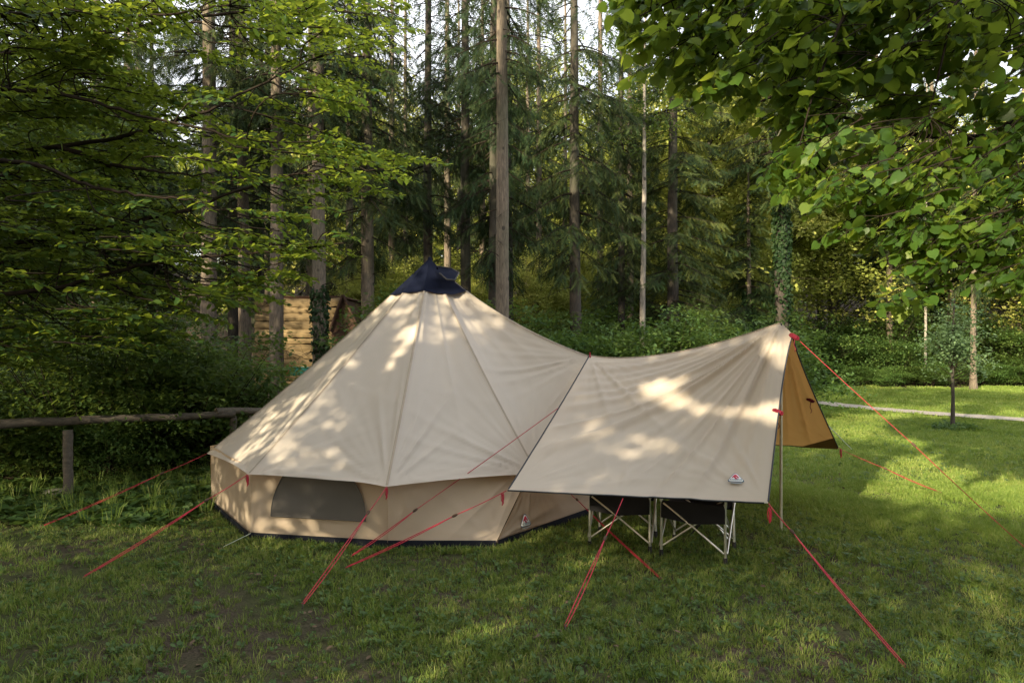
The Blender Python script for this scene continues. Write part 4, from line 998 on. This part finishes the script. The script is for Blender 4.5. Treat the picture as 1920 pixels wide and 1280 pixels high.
# ------------------------------------------------------------------ linden over the right of the picture
def linden():
    rng = np.random.default_rng(61); tr = np.array([5.6, 2.6, 0])
    t = thing('linden_tree', 'linden with big heart-shaped leaves hanging in from the upper right', 'tree', tr)
    mb = MB(); mb.tube([[0, 0, -.1], [0, .05, 1.5], [-.1, 0, 3.2], [0, 0, 6], [0, 0, 8]], [.3, .24, .2, .12, .04], 10); ob('trunk', mb.mesh('trunk', M['bark_dark']), t)
    tw = MB(); LP = []
    for L, r0 in (([(2050, 190, 5.), (1915, 222, 4.9), (1870, 250, 4.8), (1800, 262, 4.8), (1690, 250, 4.8), (1560, 215, 4.8), (1440, 160, 4.8), (1300, 80, 4.9)], .022),
              ([(2050, -100, 4.6), (1800, -60, 4.5), (1585, 20, 4.4), (1555, 95, 4.4), (1520, 190, 4.4), (1500, 270, 4.4)], .012),
              ([(2050, 330, 4.6), (1900, 370, 4.6), (1780, 410, 4.6), (1660, 430, 4.6), (1560, 450, 4.7)], .012),
              ([(2050, 440, 4.4), (1900, 490, 4.4), (1780, 530, 4.4), (1660, 575, 4.4)], .009),
              ([(1980, -100, 4.4), (1790, 0, 4.3), (1765, 120, 4.3), (1740, 220, 4.4)], .01),
              ([(1900, -200, 4.8), (1600, -120, 4.6), (1350, -40, 4.5), (1200, 30, 4.5)], .016)):
        P = np.array([at(*q) for q in L])-tr; q_ = np.linspace(0, len(P)-1, 24); Q = np.stack([np.interp(q_, range(len(P)), P[:, k]) for k in range(3)], 1); Q[1:-1] = (Q[:-2]+2*Q[1:-1]+Q[2:])/4
        s_ = np.array([0, 0, min(5, Q[0][2]+.3)]); Q = np.concatenate([[s_, (s_+Q[0])/2+[0, 0, .15]], Q])
        tw.tube(Q, np.linspace(r0*1.4, .004, len(Q)), 7); LP.append(Q)
    allp = np.concatenate(LP)
    poly = [(1125, -80), (1150, 60), (1165, 120), (1290, 150), (1310, 190), (1400, 175), (1440, 240), (1420, 300), (1500, 320), (1560, 360), (1540, 400), (1640, 430), (1690, 480), (1650, 520), (1650, 545), (1720, 540), (1790, 500), (1850, 490), (1900, 550), (1935, 560), (1950, 300), (1990, 200), (1990, -80)]
    col = []; cnt = 0
    for it in range(3000):
        if cnt >= 600: break
        px, py = rng.uniform(1120, 1990), rng.uniform(-80, 590); D = rng.uniform(4.0, 4.5) if py > 300 else rng.uniform(4.3, 5.4)
        if not inpoly(px, py, poly): continue
        if py > 300 and rng.random() < .2: continue
        tip = at(px, py, D)-tr; L = rng.uniform(.28, .6); az = R(180+rng.uniform(-60, 60)); dr = np.array([math.cos(az), math.sin(az), rng.uniform(-.55, .15)])
        p0 = tip-unit(dr)*L*.75
        bough(rng, None, tw, p0, dr, L, .070 if py > 300 else .09, .038, .062, droop=.35, tilt=.3, collect=col, hang=.35, twr=.003)
        q = allp[np.argmin(((allp-p0)**2).sum(1))]; 
        if np.linalg.norm(q-p0) < .4:
            f_ = unit(dr)*.35*np.linalg.norm(q-p0); ts = np.linspace(0, 1, 7)[:, None]; cv = q*(1-ts)**2+(p0-f_)*2*ts*(1-ts)+p0*ts**2; prisms(tw, cv[:-1], cv[1:], .0045, .004)
        cnt += 1
    for _ in range(60):
        p = np.array([rng.uniform(3.6, 7.5), rng.uniform(.5, 5), rng.uniform(4.2, 7)])-tr; a = rng.uniform(0, 6.28)
        bough(rng, None, tw, p, (math.cos(a), math.sin(a), -.2), .8, .12, .1, .12, collect=col, twr=.003)
    pos, ax, no, sz, ti = [np.concatenate([c_[k] for c_ in col]) for k in range(5)]
    no = no+rng.standard_normal(no.shape)*.35
    # a petiole between twig and blade
    pos2 = pos+unit(ax)*.02+np.array([0, 0, -.012]); prisms(tw, pos, pos2, .0012, .001)
    w = pos2+tr; sx = 960+1280*w[:, 0]/w[:, 1]; sy = 640-1280*(w[:, 2]-1.7)/w[:, 1]
    seen = (sx > 1100) & (sx < 1915) & (sy > 3) & (sy < 640) & (w[:, 1] > .5)
    score = np.where(seen, sz/w[:, 1], -1); order = np.argsort(-score); big = order[:300]; rest = order[300:]
    lf = MB(); scatter(lf, LIN_T, LIN_F, pos2[rest], ax[rest], no[rest], sz[rest], ti[rest]); ob('branches', tw.mesh('branches', M['twig']), t)
    o = ob('foliage', lf.mesh('foliage', M['linden']), t, kind='stuff'); print('linden leaves', len(pos))
    lms = []
    for k in range(6):
        T = LIN_T.copy(); T[:, 2] += .06*np.sin(T[:, 1]*3+k)+.05*T[:, 0]*math.sin(k*2); lms.append(mesh('leaf', T, LIN_F, M['linden'], True, np.full(len(T), (k+.5)/6)))
    for i in big:
        a = unit(ax[i]); s = unit(np.cross(a, no[i])); n = np.cross(s, a); z = sz[i]
        o = bpy.data.objects.new('leaf', lms[i % 6]); COL.objects.link(o); o.parent = t
        o.matrix_local = Matrix(((s[0]*z, a[0]*z, n[0]*z, pos2[i][0]), (s[1]*z, a[1]*z, n[1]*z, pos2[i][1]), (s[2]*z, a[2]*z, n[2]*z, pos2[i][2]), (0, 0, 0, 1)))
linden()

# ------------------------------------------------------------------ unseen trees added behind the camera, crowns shaped to cast the shade
UU = unit(np.cross(SD, [0, 0, 1.])); VV = np.cross(UU, SD)
def uv(p): p = np.asarray(p, float); return np.stack([p@UU, p@VV], -1)
LIT = [  # centre, radii in the plane facing the sun, share of leaves kept there
    (at(560, 790, 6.6), (.75, .3), .22), (at(640, 700, 6.8), (.25, .3), .25), (at(745, 640, 6.6), (.10, .35), .15), (at(480, 830, 6.5), (.3, .22), .15), (at(600, 860, 6.), (.5, .1), .2),
    (at(1160, 820, 5.6), (.42, .12), .15), (at(1080, 770, 5.8), (.12, .08), .1), (at(1250, 780, 5.6), (.2, .07), .3), (at(1240, 715, 6.2), (.15, .05), .3), (at(1430, 700, 5.9), (.08, .05), .3), (at(1120, 880, 5.3), (.2, .05), .3), (at(1350, 860, 5.2), (.2, .05), .45),
    (at(1800, 925, 7.7), (2.1, .3), .0), (at(1920, 900, 8.4), (1.6, .3), .0), (at(1700, 700, 26), (8, .9), .2), (at(1786, 650, 13.4), (.9, .7), .25), (at(1750, 790, 14), (7, 1.2), .08),
    (at(640, 300, 8), (1.3, 1.3), .05), (at(690, 90, 8), (1., .9), .05), (at(500, 480, 7.6), (1.4, .5), .15), 
    (at(1740, 480, 4.4), (.95, .48), .0), (at(1380, 200, 30), (5, 3), .1), (at(1000, 450, 40), (16, 6), .0), (at(1050, 300, 20), (5, 2.5), .25), (at(1700, 500, 32), (6, 3.), .15),
    (at(600, 620, 20), (1.6, .9), .2), (at(200, 660, 9), (2.8, .9), .2), (at(940, 300, 13.2), (.9, 1.6), .3), (at(1400, 480, 23), (2.5, 1.5), .3), (at(1650, 620, 27), (3, 1.2), .35)]
DENSE = [(at(1340, 735, 6.0), (.6, .28)), (at(1450, 800, 5.6), (.3, .6)), (at(1200, 790, 5.8), (1.5, .8)), (at(620, 780, 6.5), (1.6, .9))]
SHUT = [(at(1390, 735, 5.95), (.42, .2)), (at(865, 760, 6.3), (.47, .85)), (at(1530, 90, 4.9), (1.3, .72)), (at(110, 330, 7.8), (1.7, 1.7)), (at(330, 1150, 4.6), (1.2, .25))]
def keep(pos, rng):
    q = uv(pos); k = np.full(len(pos), 1.)
    for c_, r_, s_ in LIT:
        d = (((q-uv(c_))/np.array(r_))**2).sum(1); w = np.clip(1.5-d, 0, 1)*1.; k = np.minimum(k, 1-(1-s_)*np.clip(w*2, 0, 1))
    for c_, r_ in SHUT:
        d = (((q-uv(c_))/np.array(r_))**2).sum(1); k = np.where(d < 1, 1, k)
    vis = (pos[:, 1] > .2) & (np.abs(pos[:, 0]) < .95*pos[:, 1]+.3)      # nothing hangs in front of the viewer
    return (rng.random(len(pos)) < k) & ~vis
def add_shade_trees():
    rng = np.random.default_rng(77); base = np.array([0., 6.5, 0]) + np.array([SD[0], SD[1], 0])/math.cos(SUN_EL)*9
    for i in range(9):
        off = (i-4)*4.2; p = base+UU*off+np.array([SD[0], SD[1], 0])*rng.uniform(-2.5, 2.5); p[2] = 0
        t = thing('shade_tree', 'unseen broadleaf tree added behind the viewer to shade the meadow', 'tree', p, None, None, 'added shade trees behind the viewer')
        mb = MB(); mb.tube([[0, 0, 0], [.1, 0, 4], [0, .1, 9], [0, 0, 14]], [.3, .24, .15, .04], 8); ob('trunk', mb.mesh('trunk', M['bark_dark']), t)
        C = np.stack([rng.uniform(-2.9, 2.9, 1150), rng.uniform(-2.4, 2.4, 1150), rng.uniform(2.2 if i > 4 else 1.0, 12, 1150)], 1)
        for (sc_, sr_), off_ in [(q_, o_) for q_ in SHUT+DENSE for o_ in ((uv(q_[0])-uv(p))[0],)]:
            if abs(off_) > 2.1: continue        # extra leaves added here to block the sun
            m_ = int(110*sr_[0]*sr_[1])+20; a_r = rng.uniform(0, 6.28, m_); rr_s = np.sqrt(rng.random(m_))
            dist = (p[:2]-sc_[:2])@SH/math.cos(SUN_EL)+rng.uniform(-1.5, 1.5, m_)
            Q = sc_+UU*(np.cos(a_r)*rr_s*sr_[0])[:, None]+VV*(np.sin(a_r)*rr_s*sr_[1])[:, None]+SD*dist[:, None]
            C = np.concatenate([C, Q-p])
        lf = MB(); pos_keep = lambda q, r, p=p: keep(q+p, r)
        clumps(rng, lf, C, .2, 36, .11, DIA_T*[1.25, 1, 1], DIA_F, .8, pos_keep, .3)
        br = MB(); s_ = C[::4]; prisms(br, np.stack([0*s_[:, 0], 0*s_[:, 0], np.clip(s_[:, 2]-1.2, 1.5, 14)], 1), s_, .012, .004); ob('branches', br.mesh('branches', M['twig']), t)
        ob('crown', lf.mesh('crown', M['broad'], False), t)
add_shade_trees()

# ------------------------------------------------------------------ grass
def tuft(seed, nb, h, w, spread, curl=.5, mat='grassm'):
    rng = np.random.default_rng(seed); mb = MB()
    for _ in range(nb):
        a = rng.uniform(0, 6.28); r = spread*rng.random()**.6; b = np.array([math.cos(a)*r, math.sin(a)*r, 0]); L = h*rng.uniform(.5, 1.2); d = np.array([math.cos(a), math.sin(a), 0])*rng.uniform(.1, 1)*curl+rng.standard_normal(3)*.15; d[2] = 0
        th = rng.uniform(0, 6.28); s = np.array([math.cos(th), math.sin(th), 0])*w/2
        m_ = b+np.array([0, 0, L*.55])+d*L*.35; e = b+np.array([0, 0, L*.85])+d*L
        mb.add([b-s, b+s, m_+s*.8, m_-s*.8, e], [[[0, 1, 2, 3]], [[3, 2, 4]]], np.full(5, rng.random()))
    return mb.mesh('tuft', M[mat], False)
def weed(seed, nl, s):
    rng = np.random.default_rng(seed); mb = MB(); a = rng.uniform(0, 6.28, nl); pos = np.stack([np.cos(a)*s*.4*rng.random(nl), np.sin(a)*s*.4*rng.random(nl), rng.uniform(.006, .03, nl)], 1)
    ax = np.stack([np.cos(a), np.sin(a), rng.uniform(0, .7, nl)], 1); scatter(mb, LEAF_T*[1.25, 1, 1], LEAF_F, pos, ax, np.array([[0, 0, 1.]])+rng.standard_normal((nl, 3))*.3, s*(.4+.4*rng.random(nl)), rng.random(nl))
    return mb.mesh('weed', M['clover'], False)
def instancer(name, pts, scl, rot, meshes, label):
    coll = bpy.data.collections.new(name+'_sources')
    for i, m in enumerate(meshes): coll.objects.link(bpy.data.objects.new('blade_source', m))
    me = bpy.data.meshes.new(name); me.vertices.add(len(pts)); me.vertices.foreach_set('co', np.asarray(pts, np.float32).ravel())
    a = me.attributes.new('scl', 'FLOAT', 'POINT'); a.data.foreach_set('value', np.asarray(scl, np.float32))
    a = me.attributes.new('rot', 'FLOAT_VECTOR', 'POINT'); a.data.foreach_set('vector', np.asarray(rot, np.float32).ravel())
    o = ob(name, me, kind='stuff', label=label, category='grass')
    ng = bpy.data.node_groups.new(name, 'GeometryNodeTree'); ng.interface.new_socket('Geometry', in_out='INPUT', socket_type='NodeSocketGeometry'); ng.interface.new_socket('Geometry', in_out='OUTPUT', socket_type='NodeSocketGeometry')
    gi = ng.nodes.new('NodeGroupInput'); go = ng.nodes.new('NodeGroupOutput'); ip = ng.nodes.new('GeometryNodeInstanceOnPoints'); ci = ng.nodes.new('GeometryNodeCollectionInfo')
    ci.inputs['Collection'].default_value = coll; ci.inputs['Separate Children'].default_value = True; ci.inputs['Reset Children'].default_value = True
    ip.inputs['Pick Instance'].default_value = True
    s = ng.nodes.new('GeometryNodeInputNamedAttribute'); s.data_type = 'FLOAT'; s.inputs['Name'].default_value = 'scl'
    r = ng.nodes.new('GeometryNodeInputNamedAttribute'); r.data_type = 'FLOAT_VECTOR'; r.inputs['Name'].default_value = 'rot'
    L = ng.links.new; L(gi.outputs[0], ip.inputs['Points']); L(ci.outputs[0], ip.inputs['Instance']); L(s.outputs[0], ip.inputs['Scale']); L(r.outputs[0], ip.inputs['Rotation']); L(ip.outputs[0], go.inputs[0])
    md = o.modifiers.new('scatter', 'NODES'); md.node_group = ng
    return o
def vnoise(x, y, s, seed):
    return (np.sin(x*s+seed)*np.cos(y*s*1.13+seed*2)+np.sin(x*s*2.1+y*s*1.4+seed*3)*.6+np.sin(-x*s*3.7+y*s*3.1+seed)*.35)/1.95
def grass():
    rng = np.random.default_rng(9)
    def field(n, y0, y1, hs):
        y = np.sqrt(rng.random(n)*(y1**2-y0**2)+y0**2); x = y*rng.uniform(-.82, .82, n)
        d = lawn_val(x, y); v = vnoise(x, y, 1.9, 2.)*.5+vnoise(x, y, 6.1, 5.)*.5
        dens = .72+.75*v-np.clip((-x-.0)/3.0, 0, .3)*(y < 8)
        k = rng.random(n) < np.clip(dens, .12, 1)*d
        # not under the tent
        pol = [(b[0], b[1]) for b in BT]; cx, cy = AP[0], AP[1]
        ins = np.array([inpoly(a, b, [(cx+(q[0]-cx)*.985, cy+(q[1]-cy)*.985) for q in pol]) if (-3.3 < a < 1.4 and 5.4 < b < 10) else False for a, b in zip(x, y)])
        dp = np.min(np.hypot(x[:, None]-PATH[None, ::3, 0], y[:, None]-PATH[None, ::3, 1]), 1) if y1 > 11 else np.full(n, 9.)
        k &= ~ins & (dp > .5)
        x, y = x[k], y[k]; s = hs*(.6+.8*rng.random(len(x)))*(1+.3*vnoise(x, y, 2.7, 1.))
        z = .012*np.sin(x*1.7+1)*np.cos(y*1.3)+.01*np.sin(x*3.1+y*2.3)
        rot = np.stack([rng.normal(0, .12, len(x)), rng.normal(0, .12, len(x)), rng.uniform(0, 6.28, len(x))], 1)
        return np.stack([x, y, z], 1), s, rot
    tf = [tuft(100+i, 16, .042, .0035, .035, .9) for i in range(6)]+[weed(200, 8, .027), weed(201, 12, .022), weed(202, 7, .035)]
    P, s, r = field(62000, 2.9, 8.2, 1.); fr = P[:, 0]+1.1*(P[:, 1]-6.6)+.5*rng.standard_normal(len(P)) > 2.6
    instancer('near_grass', P[~fr], s[~fr], r[~fr], tf, 'short trampled grass round the tent')
    instancer('sun_tinted_grass', P[fr], s[fr], r[fr], [tuft(110+i, 16, .045, .004, .04, .9, 'lawnm') for i in range(5)], 'grass tinted lighter for sunlight beside the outer end of the awning')  # these blades carry the sunlit strip in their colour
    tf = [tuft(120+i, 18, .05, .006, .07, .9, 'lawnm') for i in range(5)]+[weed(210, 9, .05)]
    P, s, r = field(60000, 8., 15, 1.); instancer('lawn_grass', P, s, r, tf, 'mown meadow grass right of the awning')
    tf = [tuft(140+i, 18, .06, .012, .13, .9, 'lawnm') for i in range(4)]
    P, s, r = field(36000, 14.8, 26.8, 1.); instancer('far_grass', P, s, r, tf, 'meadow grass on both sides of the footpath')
    # dead leaves and bits in the grass
    n = 1100; y = np.sqrt(rng.random(n)*(9**2-3**2)+9); x = y*rng.uniform(-.8, .5, n); mb = MB()
    scatter(mb, LEAF_T, LEAF_F, np.stack([x, y, rng.uniform(.012, .03, n)], 1), rng.standard_normal((n, 3))*[1, 1, .15], rng.standard_normal((n, 3))*.3+[0, 0, 1], rng.uniform(.015, .045, n), rng.random(n))
    ob('fallen_leaves', mb.mesh('fallen_leaves', plain('dead leaf', (.10, .065, .035), .8), False), kind='stuff')
    # taller weeds at the skirt of the tent, strip of weeds along the wood
    P = []
    for i in (0, 1, 2, 3):
        for _ in range(190): u = rng.random(); b = BT[i]*(1-u)+BT[i+1]*u; nn = unit(b-AP*[1, 1, 0]); P.append(b+nn*rng.uniform(.03, .16))
    P = np.array(P); P[:, 2] = 0
    instancer('skirt_grass', P, rng.uniform(.35, .9, len(P)), np.stack([0*P[:, 0], 0*P[:, 0], rng.uniform(0, 6, len(P))], 1), [tuft(160+i, 9, .085, .0045, .03, .6) for i in range(3)]+[weed(220, 8, .07)], 'longer grass along the foot of the tent wall')
    P = np.stack([rng.uniform(-6, -3, 900), rng.uniform(6.3, 9, 900), 0*rng.random(900)], 1)
    instancer('undergrowth_weeds', P, rng.uniform(.6, 1.6, 900), np.stack([0*P[:, 0], 0*P[:, 0], rng.uniform(0, 6, 900)], 1), [weed(230+i, 16, .11) for i in range(3)]+[tuft(170, 10, .16, .006, .04, .7)], 'leafy weeds under the rail fence')
grass()
print('script', time.time()-_t0, 'tris', sum(len(m.polygons) for m in bpy.data.meshes))
